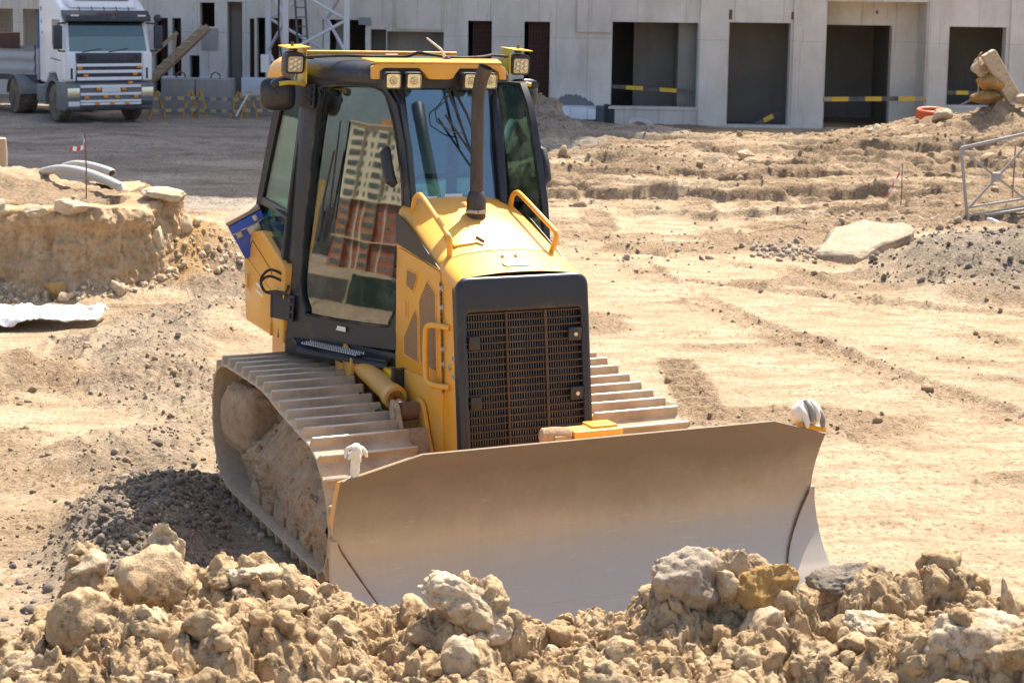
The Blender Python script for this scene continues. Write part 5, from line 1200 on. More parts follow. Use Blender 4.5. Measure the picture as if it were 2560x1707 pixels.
def holed_wall(m, x0, x1, z0, z1, ops, depth, y=0.0):
    ops = [o for o in ops if o[0] >= x0 - 1e-6 and o[1] <= x1 + 1e-6 and o[2] < z1 and o[3] > z0]
    xs = sorted(set([x0, x1] + [v for o in ops for v in o[:2]])); zs = sorted(set([z0, z1] + [min(max(v, z0), z1) for o in ops for v in o[2:]]))
    for i in range(len(xs) - 1):
        run = None
        for j in range(len(zs) - 1):
            cx, cz = (xs[i] + xs[i + 1]) / 2, (zs[j] + zs[j + 1]) / 2; hole = any(o[0] < cx < o[1] and o[2] < cz < o[3] for o in ops)
            if not hole: m.add([(xs[i], y, zs[j]), (xs[i + 1], y, zs[j]), (xs[i + 1], y, zs[j + 1]), (xs[i], y, zs[j + 1])], [(0, 1, 2, 3)])
    for a, b, c, d in ops:
        c2, d2 = max(c, z0), min(d, z1)
        m.add([(a, y, c2), (a, y + depth, c2), (a, y + depth, d2), (a, y, d2)], [(0, 1, 2, 3)]); m.add([(b, y, c2), (b, y, d2), (b, y + depth, d2), (b, y + depth, c2)], [(0, 1, 2, 3)])
        if d < z1: m.add([(a, y, d2), (a, y + depth, d2), (b, y + depth, d2), (b, y, d2)], [(0, 1, 2, 3)])
        if c > z0: m.add([(a, y, c2), (b, y, c2), (b, y + depth, c2), (a, y + depth, c2)], [(0, 1, 2, 3)])
w = MB(); holed_wall(w, XL, XT, -1.2, 43.0, OPEN, .45)
w.add([(XT, 0, 5.6), (XT, 14, 5.6), (XT, 14, 43), (XT, 0, 43)], [(0, 1, 2, 3)]); w.add([(XL, 0, -1.2), (XL, 0, 43), (XL, 14, 43), (XL, 14, -1.2)], [(0, 1, 2, 3)])
w.add([(XL, 14, -1.2), (XL, 14, 43), (XT, 14, 43), (XT, 14, -1.2)], [(0, 1, 2, 3)]); w.add([(XL, 0, 43), (XT, 0, 43), (XT, 14, 43), (XL, 14, 43)], [(0, 1, 2, 3)])
P3('wall', w, M_CONC, bld, smooth=0, fix=False)
w = MB(); holed_wall(w, XT, XR, -1.2, 5.6, [o for o in OPEN if o[0] > XT], .45)
w.add([(XT, 0, 5.6), (XR, 0, 5.6), (XR, 14, 5.6), (XT, 14, 5.6)], [(0, 1, 2, 3)]); w.add([(XR, 0, -1.2), (XR, 14, -1.2), (XR, 14, 5.6), (XR, 0, 5.6)], [(0, 1, 2, 3)]); w.add([(XT, 14, -1.2), (XT, 14, 5.6), (XR, 14, 5.6), (XR, 14, -1.2)], [(0, 1, 2, 3)])
P3('wall', w, M_CONC, bld, smooth=0, fix=False)
# rooms behind the openings
def room(x0, x1, dep, z0=-.4, z1=3.35, mat=None, extra=None):
    m = MB(); y0, y1 = .45, .45 + dep
    m.add([(x0, y1, z0), (x1, y1, z0), (x1, y1, z1), (x0, y1, z1)], [(0, 1, 2, 3)]); m.add([(x0, y0, z0), (x0, y1, z0), (x0, y1, z1), (x0, y0, z1)], [(0, 1, 2, 3)]); m.add([(x1, y0, z0), (x1, y0, z1), (x1, y1, z1), (x1, y1, z0)], [(0, 1, 2, 3)])
    m.add([(x0, y0, z0), (x1, y0, z0), (x1, y1, z0), (x0, y1, z0)], [(0, 1, 2, 3)]); m.add([(x0, y0, z1), (x0, y1, z1), (x1, y1, z1), (x1, y0, z1)], [(0, 1, 2, 3)])
    if extra: extra(m)
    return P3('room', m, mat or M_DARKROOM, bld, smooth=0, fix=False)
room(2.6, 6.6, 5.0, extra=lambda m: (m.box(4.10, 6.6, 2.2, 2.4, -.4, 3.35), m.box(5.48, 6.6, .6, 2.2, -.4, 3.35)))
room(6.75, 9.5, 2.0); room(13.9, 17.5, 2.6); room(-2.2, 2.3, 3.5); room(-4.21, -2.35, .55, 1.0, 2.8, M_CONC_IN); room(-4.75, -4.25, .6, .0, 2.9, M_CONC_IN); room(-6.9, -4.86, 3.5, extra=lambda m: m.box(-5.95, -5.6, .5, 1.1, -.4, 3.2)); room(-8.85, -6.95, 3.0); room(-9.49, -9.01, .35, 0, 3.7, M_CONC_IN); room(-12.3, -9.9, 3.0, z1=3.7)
# deep porch of opening C: recess lintel and inner door
rc_ = MB(); holed_wall(rc_, 10.30, 13.60, -.9, 3.86, [(10.32, 12.75, -.9, 3.06)], .4, 1.3); rc_.add([(10.3, .44, -.5), (13.6, .44, -.5), (13.6, 1.3, -.5), (10.3, 1.3, -.5)], [(0, 1, 2, 3)])
rc_.add([(10.3, .45, 3.86), (10.3, 1.3, 3.86), (13.6, 1.3, 3.86), (13.6, .45, 3.86)], [(0, 1, 2, 3)]); rc_.add([(13.6, .45, -.9), (13.6, .45, 3.86), (13.6, 1.3, 3.86), (13.6, 1.3, -.9)], [(0, 1, 2, 3)]); rc_.add([(10.3, .45, -.9), (10.3, 1.3, -.9), (10.3, 1.3, 3.86), (10.3, .45, 3.86)], [(0, 1, 2, 3)]); P3('porch', rc_, M_CONC, bld, smooth=0, fix=False)
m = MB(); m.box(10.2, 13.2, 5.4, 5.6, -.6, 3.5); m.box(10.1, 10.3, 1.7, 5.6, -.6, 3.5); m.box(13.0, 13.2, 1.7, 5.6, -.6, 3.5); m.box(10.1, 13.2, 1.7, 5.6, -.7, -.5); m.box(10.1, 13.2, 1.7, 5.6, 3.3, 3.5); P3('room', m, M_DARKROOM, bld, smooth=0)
# ledges, band, scars
for x0, x1, z0, z1, d in ((XL, XR, 4.45, 4.60, .06), (10.28, 13.75, 3.865, 3.93, .05), (3.15, 6.12, .20, .275, .05), (6.95, 9.2, -.42, -.275, .25), (14.2, 16.4, .40, .485, .05)):
    b_ = MB(); b_.box(x0, x1, -d, -.002, z0, z1); P3('ledge', b_, M_CONC, bld)
for x, z, a, b in ((6.97, 3.20, .20, .32), (9.12, 3.22, .16, .26), (11.9, 3.45, .08, .12)):
    b_ = MB(); b_.box(x, x + a, -.012, -.002, z, z + b); P3('rust_scar', b_, M_RUST, bld)
for x0, x1 in ((6.12, 7.05), (9.20, 10.24), (13.66, 14.30), (16.35, 17.2), (2.05, 3.18), (-3.9, -2.36)):
    b_ = MB(); b_.box(x0, x1, -.09, -.002, -.8 if x0 > 3 else 2.72, 4.44); P3('pier', b_, M_CONC, bld)
# rusty gate leaves
def grate(x0, x1, z0, z1, y, nx, nz):
    bk = MB(); bk.box(x0, x1, y + .04, y + .06, z0, z1); g = P3('gate_leaf', bk, simple('dark_sheet', (.045, .022, .016), .8), bld)
    m = MB()
    for k in range(nx + 1): x = x0 + (x1 - x0) * k / nx; m.box(x - .012, x + .012, y, y + .024, z0, z1)
    for k in range(nz + 1): z = z0 + (z1 - z0) * k / nz; m.box(x0, x1, y + .002, y + .022, z - .010, z + .010)
    P3('lattice', m, M_GRATE, g)
grate(-1.37, -.75, .42, 3.03, .30, 7, 16); grate(.48, 1.17, .42, 3.03, .22, 7, 16); grate(-7.45, -7.02, .4, 3.0, .30, 5, 14); grate(-8.15, -7.80, .4, 3.0, .30, 5, 14); grate(-11.72, -11.46, .5, 2.97, .25, 3, 10); grate(-11.16, -11.02, .5, 2.97, .25, 2, 10); grate(-8.70, -8.60, .4, 2.99, .2, 2, 10)
# foam plinth panels and tarred corner
for i, (x0, x1) in enumerate(((.10, .66), (.67, 1.62), (1.63, 2.18), (2.19, 2.71))):
    for j, (z0, z1) in enumerate(((-.9, -.16), (-.15, .26))):
        b_ = MB(); b_.box(x0 + .25 * j * (i > 0), min(x1 + .25 * j, 2.72), -.34, -.02, z0, z1 - .02 * i); P3('plinth_panel', b_, M_FOAM, bld, bevel=.008)
b_ = MB(); b_.box(2.74, 3.0, -.34, -.02, -.9, .30); P3('tarred_edge', b_, simple('slate_tar', (.075, .09, .11), .6), bld)
b_ = MB(); b_.prism([(3.0, -.9), (3.36, -.9), (3.36, .18), (3.24, .20), (3.22, .33), (3.06, .36), (3.0, .33)], 'Y', -.03, -.004); P3('tar_patch', b_, M_TAR, bld)
rr = random.Random(3); pts = [(1.2, .30)] + [(1.2 + i * .052, .34 + .30 * math.sin(math.pi * i / 28) ** .8 + rr.uniform(-.04, .05)) for i in range(29)] + [(2.7, .28)]
b_ = MB(); b_.prism(pts, 'Y', -.006, -.003); P3('tar_patch', b_, simple('grey_tar', (.17, .18, .19), .8), bld)
for x0, x1 in ((-11.6, -10.75), (-10.4, -9.55), (-8.98, -8.1), (-8.08, -7.2)):
    b_ = MB(); b_.box(x0, x1, -.36, -.02, .0, 1.06); P3('plinth_panel', b_, M_FOAM, bld, bevel=.008)
b_ = MB(); b_.box(-10.35, -9.8, -.05, -.004, 1.95, 2.66); P3('cover_sheet', b_, M_CONC_BLK, bld)
b_ = MB(); b_.box(-5.15, -4.75, -.10, -.004, 2.84, 3.08); P3('junction_box', b_, simple('grey_box', (.25, .26, .28), .6), bld)
# painted letters fragment above the recess
for k, (x0, x1) in enumerate(((-3.10, -2.98), (-2.93, -2.74), (-2.70, -2.52), (-2.49, -2.45), (-2.40, -2.34))):
    b_ = MB(); b_.box(x0, x1, -.004, -.002, 3.60, 3.71); P3('paint_mark', b_, simple('ochre_paint', (.52, .33, .06), .8), bld)

# wing set back at the far left
wing = thing('concrete_wing', 'set-back concrete wing behind the truck with two square openings', 'building', (-20.5, 68, 0))
w = MB(); holed_wall(w, -12, 8, -1, 9, [(-.6, .55, 1.0, 3.05), (.95, 2.3, 1.0, 3.05), (3.2, 4.6, 1.0, 3.05), (-3.2, -1.6, 1.0, 3.05)], .4); w.box(-12, 8, 3.0, 3.2, -1, 9); w.box(-12, 8, 0.41, 3.0, 8.8, 9.0)
P3('wall', w, M_CONC, wing, smooth=0, fix=False)
b_ = MB(); b_.box(-12, 8, -.08, -.003, 3.6, 3.75); P3('ledge', b_, M_CONC, wing)

# ------------------------------------------------------------------ striped boards across the openings
M_BY = simple('board_yellow', (.70, .45, .04), .6, 0, .15, 8, .2); M_BK = simple('board_black', (.07, .075, .085), .7, 0, .3, 8, .35); M_WOOD = simple('bare_timber', (.42, .31, .20), .8, 0, .25, 7, .2); M_BW = simple('board_pale', (.50, .47, .42), .8, 0, .2, 8, .2)
def striped(label, a, b, w, n, first=0, ends=(None, None), name='striped_board', t=.03, group='striped warning boards across the openings'):
    a = Vector(a); b = Vector(b); o = thing(name, label, 'warning board', tuple((a + b) / 2), group=group); c = (a + b) / 2
    for k in range(n):
        m = MB(); m.bar(a - c + (b - a) * (k / n), a - c + (b - a) * ((k + 1) / n), t, w); mt = (M_BY, M_BK)[(k + first) % 2]
        if k == 0 and ends[0]: mt = ends[0]
        if k == n - 1 and ends[1]: mt = ends[1]
        P3('stripe', m, mt, o)
    return o
striped('striped board across the wide window opening above the old tyre', (3.18, FY + .2, .93), (5.98, FY + .2, .79), .13, 5, 1, name='striped_board')
striped('long striped board with bare ends across the deep porch', (10.0, FY - .06, .62), (13.85, FY - .06, .70), .15, 7, 1, (M_WOOD, M_WOOD))
striped('striped board at far right behind the heap of stones', (14.3, FY + .1, .90), (16.3, FY + .1, .90), .13, 5, 1)
striped('short striped board leaning in the doorway next to the porch', (8.05, FY + .15, -.28), (9.0, FY + .5, .16), .16, 3, 1)
b_ = MB(); b_.bar((14.9, FY + .2, .50), (15.9, FY + .2, 1.0), .10, .05); tag(P3('timber_prop', b_, M_WOOD, None), 'pale timber prop slanting in the far right window', 'plank')
b_ = MB(); b_.box(10.3, 12.9, -.2, .0, -.08, .02); b_.v = [(x, y + FY - .3, z - .30) for x, y, z in b_.v]; tag(P3('timber_plank', b_, M_WOOD, None), 'tan plank lying on the threshold of the deep porch', 'plank')

# ------------------------------------------------------------------ tower crane mast
M_MAST = simple('pale_grey_paint', (.62, .63, .66), .5, 0, .1, 3, .1)
mast = thing('crane_mast', 'white lattice tower crane mast standing before the building', 'crane', (-6.35, 53.9, .2))
LG = [(-.74, -.95), (1.15, -.95), (.33, .95), (-1.55, .95)]
for x, y in LG:
    m = MB(); m.box(x - .085, x + .085, y - .085, y + .085, -.6, 26); P3('mast_leg', m, M_MAST, mast)
for f in range(4):
    (ax, ay), (bx2, by2) = LG[f], LG[(f + 1) % 4]
    for k in range(12):
        z0 = -.30 + k * 2.1
        for (px, py, pz), (qx, qy, qz) in (((ax, ay, z0), (bx2, by2, z0 + 1.05)), ((bx2, by2, z0 + 1.05), (ax, ay, z0 + 2.1))):
            m = MB(); m.tube([(px, py, pz), (qx, qy, qz)], .05, 8); P3('brace', m, M_MAST, mast)
m = MB()
for s_ in (-.16, .16): m.tube([(-.25 + s_, .2, .3), (-.62 + s_, .2, 6.5)], .035, 6)
P3('ladder_rail', m, simple('dark_grey_steel', (.13, .15, .17), .5, .4), mast)
for k in range(20):
    m = MB(); m.tube([(-.41 - .018 * k, .2, .5 + k * .3), (-.09 - .018 * k, .2, .5 + k * .3)], .018, 6); P3('ladder_rung', m, simple('dark_grey_steel', (.13, .15, .17), .5, .4), mast)
m = MB(); m.box(-1.5, -1.25, -1.05, -.98, 1.2, 1.75); P3('notice_board', m, M_WHITE, mast)
m = MB(); m.tube([(-.9, -1.06, 5), (-.95, -1.06, 2.6), (-.85, -1.08, 1.6), (-.9, -1.1, .4)], .03, 6); P3('power_cable', m, M_RUB, mast, smooth=60)

# ------------------------------------------------------------------ wooden stair, concrete blocks, barriers
stair = thing('wooden_stair', 'rough wooden stair leaning against the wall behind the truck', 'stair', (-10.5, 54.9, .6))
for y in (-.35, .35):
    m = MB(); m.bar((-1.35, y, .25), (.62, y, 2.12), .05, .26, up=(0, 0, 1)); P3('stringer', m, M_WOOD, stair)
for k in range(9):
    t = .06 + k / 9.2; m = MB(); m.box(-1.35 + 1.97 * t - .12, -1.35 + 1.97 * t + .12, -.42, .42, .25 + 1.87 * t + .06, .25 + 1.87 * t + .10); P3('tread', m, simple('worn_tread', (.52, .43, .33), .8, 0, .2, 6), stair)
m = MB(); m.bar((-.42, -.40, .95), (-.30, -.40, 1.95), .05, .10, up=(1, 0, 0)); P3('rail_post', m, M_WOOD, stair)
m = MB(); m.bar((-1.3, -.43, 1.0), (-.25, -.43, 1.95), .04, .12); P3('hand_rail', m, M_WOOD, stair)
for i, (x0, x1, lab) in enumerate(((-10.92, -9.88, 'large concrete ballast block nearer the truck'), (-9.85, -8.78, 'large concrete ballast block nearer the crane mast'))):
    t = thing('ballast_block', lab, 'concrete block', ((x0 + x1) / 2, 53.2, .05), group='concrete ballast blocks'); hw = (x1 - x0) / 2
    m = MB(); m.box(-hw, hw, -.5, .5, -.05, 1.12); P3('block', m, M_CONC_BLK, t, bevel=.03)
    m = MB(); m.tube([(-.15, 0, 1.05), (-.13, 0, 1.24), (0, 0, 1.32), (.13, 0, 1.24), (.15, 0, 1.05)], .025, 8); P3('lifting_loop', m, M_RUST, t, smooth=60)
def barrier(label, a, b, h, n, first):
    a = Vector(a); b = Vector(b); c = (a + b) / 2; o = thing('trestle_barrier', label, 'barrier', tuple(c), group='striped trestle barriers'); d = (b - a).normalized(); pn = Vector((-d.y, d.x, 0))
    for zz in (h, h * .42):
        for k in range(n):
            m = MB(); p0 = a - c + (b - a) * (k / n) - pn * .07 + Vector((0, 0, zz)); p1 = a - c + (b - a) * ((k + 1) / n) - pn * .07 + Vector((0, 0, zz)); m.bar(p0, p1, .03, .10); P3('stripe', m, (simple('faded_yellow', (.46, .34, .16), .7, 0, .15, 6, .3), simple('faded_blue_grey', (.13, .145, .18), .7, 0, .2, 6, .2))[(k + first) % 2], o)
    for e in (.12, .88):
        for sg in (-1, 1):
            m = MB(); base = a - c + (b - a) * e; m.bar(base + d * (sg * .26) + Vector((0, 0, -.02)), base + Vector((0, 0, h + .22)) + d * sg * .03, .10, .05); P3('trestle_leg', m, simple('leg_yellow', (.52, .29, .05), .7, 0, .15, 6, .2), o)
barrier('striped trestle barrier right beside the truck bumper', (-10.9, 51.2, .02), (-9.7, 51.9, .02), .62, 7, 0)
barrier('striped trestle barrier in front of the concrete blocks', (-9.75, 51.9, .0), (-8.15, 51.7, .0), .62, 9, 1)
barrier('striped trestle barrier half hidden behind the cab mirror', (-8.15, 51.5, .05), (-6.9, 51.7, .05), .62, 7, 0)
m = MB(); m.bar((-8.35, 51.2, .15), (-8.0, 51.2, .80), .10, .04); tag(P3('white_lath', m, M_WHITE, None), 'white lath leaning on the barrier by the cab mirror', 'plank')

# ------------------------------------------------------------------ truck
M_TW = simple('truck_white', (.86, .86, .87), .35, 0, .05, 2, .06, 2, coat=.4); M_TD = simple('truck_dark', (.035, .042, .06), .45, 0, .2, 4, .1); M_TG = simple('truck_grey', (.16, .17, .185), .6, 0, .2, 3, .25)
M_AMB = simple('amber_lens', (.85, .28, .015), .25, 0, .1); M_TGLASS = glass('truck_glass', (.45, .56, .55), 2.6); M_TYRE = simple('dusty_tyre', (.065, .06, .055), .9, 0, .3, 5, .45, 3); M_RIM = simple('grey_rim', (.33, .33, .34), .6, .2, .2, 4, .4)
truck = thing('truck', 'white semi truck with dark visor, white grille bars and amber marker lights', 'truck', (-11.75, 49.5, .03), (0, 0, R(34)))
truck.scale = (1.06,) * 3
def TQ(name, m, mat, parent=truck, bevel=0, seg=2, smooth=38): return m.build(name, mat, parent, bevel, seg, smooth)
cabp = [(.10, 1.10), (.02, 1.30), (.0, 1.62), (.03, 1.92), (.28, 2.80), (.42, 3.08), (.75, 3.30), (1.35, 3.50), (2.15, 3.52), (2.15, 1.05), (1.65, 1.02), (1.45, 1.30), (.85, 1.34), (.6, 1.05)]
m = MB(); m.prism(cabp, 'X', -1.22, 1.22); cab_o = TQ('cab', m, M_TW, bevel=.07, seg=3)
m = MB(); m.slab([(-1.10, .045, 1.95), (1.10, .045, 1.95), (1.05, .262, 2.76), (-1.05, .262, 2.76)], (0, -.012, .003)); TQ('windscreen', m, M_TGLASS, cab_o)
m = MB(); m.slab([(-1.15, .048, 1.90), (1.15, .048, 1.90), (1.12, .29, 2.82), (-1.12, .29, 2.82)], (0, -.006, .002)); TQ('windscreen_surround', m, M_TD, cab_o)
m = MB(); m.prism([(-.02, 2.77), (.10, 2.76), (.33, 2.90), (.36, 3.06), (.22, 3.06), (.0, 2.92)], 'X', -1.21, 1.21); vis_ = TQ('sun_visor', m, M_TD, cab_o, .015)
for x in (-.95, .95):
    m = MB(); m.box(x - .11, x + .11, -.012, .02, 2.90, 2.945); TQ('visor_lamp', m, M_WHITE, cab_o)
for k in range(3):
    m = MB(); m.box(-.30 + k * .22, -.12 + k * .22, .008, .03, 2.93, 2.97); TQ('visor_mark', m, simple('dull_red', (.16, .035, .03), .6), cab_o)
m = MB(); m.prism([(.38, 3.10), (.60, 3.42), (1.2, 3.75), (2.1, 4.0), (2.1, 3.5), (1.3, 3.48)], 'X', -1.0, 1.0); TQ('air_deflector', m, M_TW, cab_o, .10, 3)
m = MB(); m.prism([(.50, 3.33), (.72, 3.46), (.95, 3.56), (.95, 3.50), (.72, 3.40)], 'X', -.78, .78); TQ('roof_hatch', m, M_TD, cab_o, .01)
for x0 in (-.75, .0):
    m = MB(); m.tube([(x0, .03, 1.93), (x0 + .55, .035, 2.02)], .014, 6); TQ('wiper', m, M_TD, cab_o)
m = MB(); m.box(-.93, .93, -.012, .05, 1.63, 1.91); TQ('grille_panel', m, M_TD, cab_o, .01)
for x in (-.75, .75):
    m = MB(); m.box(x - .10, x + .10, -.022, -.011, 1.71, 1.83); TQ('grille_vent', m, M_RUB, cab_o)
m = MB(); m.box(-.93, .93, .0, .12, .45, 1.63); TQ('grille_backing', m, M_TD, cab_o)
for z0, z1 in ((1.54, 1.62), (1.36, 1.445), (1.165, 1.255), (.967, 1.04), (.76, .83), (.575, .635), (.50, .56)):
    w_ = .92 if z0 > 1.1 else .86; m = MB(); m.box(-w_, w_, -.035 if z0 > 1.1 else -.13, .0, z0, z1); TQ('grille_bar', m, M_TW, cab_o, .008)
for x, z in ((-.84, 1.50), (.84, 1.52), (-.68, 1.30), (.72, 1.33), (.55, 1.10), (-.36, .93), (.36, .93), (-.70, .71), (-.16, .72), (.16, .72), (.70, .72), (-.40, .53), (.02, .55), (.45, .55)):
    m = MB(); yq = .0 if z > 1.2 else -.095; m.box(x - .065, x + .065, yq - .06, yq - .036, z - .035, z + .035); TQ('marker_lamp', m, M_AMB, cab_o, .01)
m = MB(); m.box(-.26, .26, -.14, -.10, .845, .965); TQ('number_plate', m, M_WHITE, cab_o)
m = MB(); m.prism([(.12, .33), (-.06, .40), (-.09, .55), (-.09, 1.02), (.05, 1.12), (.75, 1.12), (.75, .36)], 'X', -1.25, 1.25); TQ('bumper', m, M_TG, cab_o, .04)
m = MB(); m.box(-.86, .86, -.115, -.085, .42, .50); TQ('bumper_lip', m, M_TD, cab_o)
for s_ in (-1, 1):
    m = MB(); m.box(min(s_ * .88, s_ * 1.22), max(s_ * .88, s_ * 1.22), -.115, -.07, .70, .97); TQ('headlight', m, M_REFL, cab_o, .02)
    m = MB(); m.box(min(s_ * .88, s_ * 1.20), max(s_ * .88, s_ * 1.20), -.11, -.08, .47, .60); TQ('fog_lamp', m, M_WHITE if s_ < 0 else M_TD, cab_o, .01)
    m = MB(); m.box(min(s_ * .95, s_ * 1.235), max(s_ * .95, s_ * 1.235), -.03, .4, 1.14, 1.93); TQ('corner_panel', m, M_TW, cab_o, .06, 3)
    m = MB(); m.box(s_ * 1.07 - .03, s_ * 1.07 + .03, -.038, -.025, 1.20, 1.50); TQ('corner_slot', m, M_TD, cab_o, .008)
    m = MB(); m.slab([(s_ * 1.222, .32, 2.0), (s_ * 1.222, .95, 1.98), (s_ * 1.222, 1.05, 2.15), (s_ * 1.222, 1.05, 2.80), (s_ * 1.222, .45, 2.80)], (s_ * .008, 0, 0)); TQ('door_window', m, M_TGLASS if s_ > 0 else simple('dark_pane', (.05, .07, .08), .15, 0, .2), cab_o)
    m = MB(); m.slab([(s_ * 1.223, .2, 1.66), (s_ * 1.223, 1.2, 1.72), (s_ * 1.223, 1.2, 1.75), (s_ * 1.223, .2, 1.69)], (s_ * .006, 0, 0)); TQ('door_strip', m, M_TD, cab_o)
    m = MB(); m.box(s_ * 1.43 - .12, s_ * 1.43 + .12, -.05, .08, 2.02, 2.66); mo = TQ('mirror_housing', m, M_TD, cab_o, .04, 3)
    m = MB(); m.tube([(s_ * 1.15, .2, 2.72), (s_ * 1.42, .0, 2.70), (s_ * 1.42, .0, 2.6)], .025, 8); TQ('mirror_arm', m, M_TD, cab_o); m = MB(); m.tube([(s_ * 1.15, .12, 1.95), (s_ * 1.42, .0, 1.97), (s_ * 1.42, .0, 2.06)], .025, 8); TQ('mirror_arm', m, M_TD, cab_o)
    if s_ > 0:
        m = MB(); m.lathe([(.05, -.06), (.11, 0), (.10, .06), (.03, .08)], (1.40, .0, 2.86), (0, -1, 0), 16); TQ('wide_mirror', m, M_TD, cab_o)
    # wheel arch
    m = MB()
    for r0, r1 in ((.60, .70),):
        pts = [(1.05 + r1 * math.cos(a), .52 + r1 * math.sin(a)) for a in np.linspace(0, math.pi, 18)] + [(1.05 + r0 * math.cos(a), .52 + r0 * math.sin(a)) for a in np.linspace(math.pi, 0, 18)]
    m.prism(pts, 'X', s_ * .95, s_ * 1.245); TQ('wheel_arch', m, M_TG, cab_o, .008)
for k in range(5):
    m = MB(); m.tube([(-.7 + .35 * k, .27, 3.02), (-.73 + .35 * k, .30, 3.16)], .014, 6); TQ('roof_clip', m, M_TD, cab_o)
for k, (yy, zz, sc) in enumerate(((1.95, 3.08, .09), (1.93, 2.72, .06), (1.88, 2.42, .05))):
    m = MB(); pts = []
    for i in range(10):
        a = math.pi / 2 + i * math.pi / 5; rr_ = sc if i % 2 == 0 else sc * .42; pts.append((-1.2225, yy + rr_ * math.cos(a), zz + rr_ * math.sin(a)))
    m.slab(pts, (-.004, 0, 0)); TQ('star_sticker', m, simple('purple_foil', (.22, .12, .35), .5), cab_o)
m = MB(); m.box(-.45, .45, .3, 6.0, .62, .92); TQ('chassis', m, M_TD)
m = MB(); m.box(-1.15, -.65, 2.0, 2.7, .45, .95); TQ('fuel_tank', m, M_TG, bevel=.08, seg=3)
m = MB(); m.box(-1.2, -.7, 1.66, 1.95, .42, .50); m.box(-1.2, -.7, 1.66, 1.95, .75, .83); TQ('cab_step', m, M_TG)
def wheel(parent, x, y, r, w_, sd):
    m = MB(); m.lathe([(r * .56, -w_ / 2), (r * .93, -w_ / 2), (r, -w_ * .36), (r, w_ * .36), (r * .93, w_ / 2), (r * .56, w_ / 2)], (x, y, r), (sd, 0, 0), 36); wh = TQ('wheel', m, M_TYRE, parent)
    m = MB(); m.lathe([(r * .57, w_ * .40), (r * .50, w_ * .30), (r * .45, w_ * .08), (r * .22, w_ * .10), (r * .20, w_ * .42), (r * .02, w_ * .46)], (x, y, r), (sd, 0, 0), 28); TQ('rim', m, M_RIM, wh)
for s_ in (-1, 1):
    wheel(truck, s_ * 1.03, 1.05, .52, .32, s_); wheel(truck, s_ * .93, 4.5, .52, .56, s_)
    m = MB(); pts = [(4.5 + .62 * math.cos(a), .52 + .62 * math.sin(a)) for a in np.linspace(.1, math.pi - .1, 16)] + [(4.5 + .58 * math.cos(a), .52 + .58 * math.sin(a)) for a in np.linspace(math.pi - .1, .1, 16)]; m.prism(pts, 'X', s_ * .62, s_ * 1.24); TQ('mudguard', m, M_TG)

trailer = thing('flatbed_trailer', 'grey dropside trailer with corrugated side boards behind the truck', 'trailer', (-14.2, 53.6, .03), (0, 0, R(66)))
M_SIDE = simple('aluminium_board', (.43, .42, .42), .55, .1, .08, 2, .12)
m = MB(); m.box(-1.2, 1.2, .0, 8, 1.02, 1.20); P3('deck', m, M_TD, trailer)
for s_ in (-1, 1):
    for k in range(4):
        b_ = MB(); y0 = .1 + 1.95 * k
        zz = [1.2, 1.26, 1.30, 1.44, 1.48, 1.62, 1.66, 1.80, 1.84, 1.98]; xx = [0, 0, .03, .03, 0, 0, .03, .03, 0, 0]
        V_ = [(s_ * (1.18 + a), y0, z) for a, z in zip(xx, zz)] + [(s_ * (1.18 + a), y0 + 1.86, z) for a, z in zip(xx, zz)]; n_ = len(zz)
        V_ += [(s_ * 1.14, y0, z) for z in (1.2, 1.98)] + [(s_ * 1.14, y0 + 1.86, z) for z in (1.2, 1.98)]
        b_.add(V_, [(i, i + 1, n_ + i + 1, n_ + i) for i in range(n_ - 1)] + [(2 * n_, 2 * n_ + 1, 2 * n_ + 3, 2 * n_ + 2), (n_ - 1, 2 * n_ - 1, 2 * n_ + 3, 2 * n_ + 1)]); P3('side_board', b_, M_SIDE, trailer, smooth=20, fix=False)
        b_ = MB(); b_.box(min(s_ * 1.14, s_ * 1.23), max(s_ * 1.14, s_ * 1.23), y0 + 1.865, y0 + 1.945, 1.05, 2.02); P3('stanchion', b_, M_TG, trailer)
b_ = MB(); b_.box(-1.2, 1.2, -.06, .04, 1.05, 2.0); P3('front_board', b_, M_SIDE, trailer, .01)
M_BLUEG = simple('blue_frame', (.03, .13, .28), .5, 0, .2, 3, .1)
b_ = MB(); b_.box(-1.15, -1.08, -.05, .02, 2.0, 3.2); P3('headboard_post', b_, M_BLUEG, trailer); b_ = MB(); b_.box(-1.15, .2, -.05, .02, 3.13, 3.2); P3('headboard_rail', b_, M_BLUEG, trailer); b_ = MB(); b_.box(-1.08, .2, -.03, .0, 2.0, 2.86); P3('headboard_panel', b_, M_BLUEG, trailer)
b_ = MB(); b_.box(-.9, .9, 2.4, 6.8, 1.2, 2.42); P3('load', b_, simple('brown_load', (.15, .075, .05), .8, 0, .2, 2), trailer, .02)
for s_ in (-1, 1):
    for y in (5.2, 6.4): wheel(trailer, s_ * 1.0, y, .50, .34, s_)

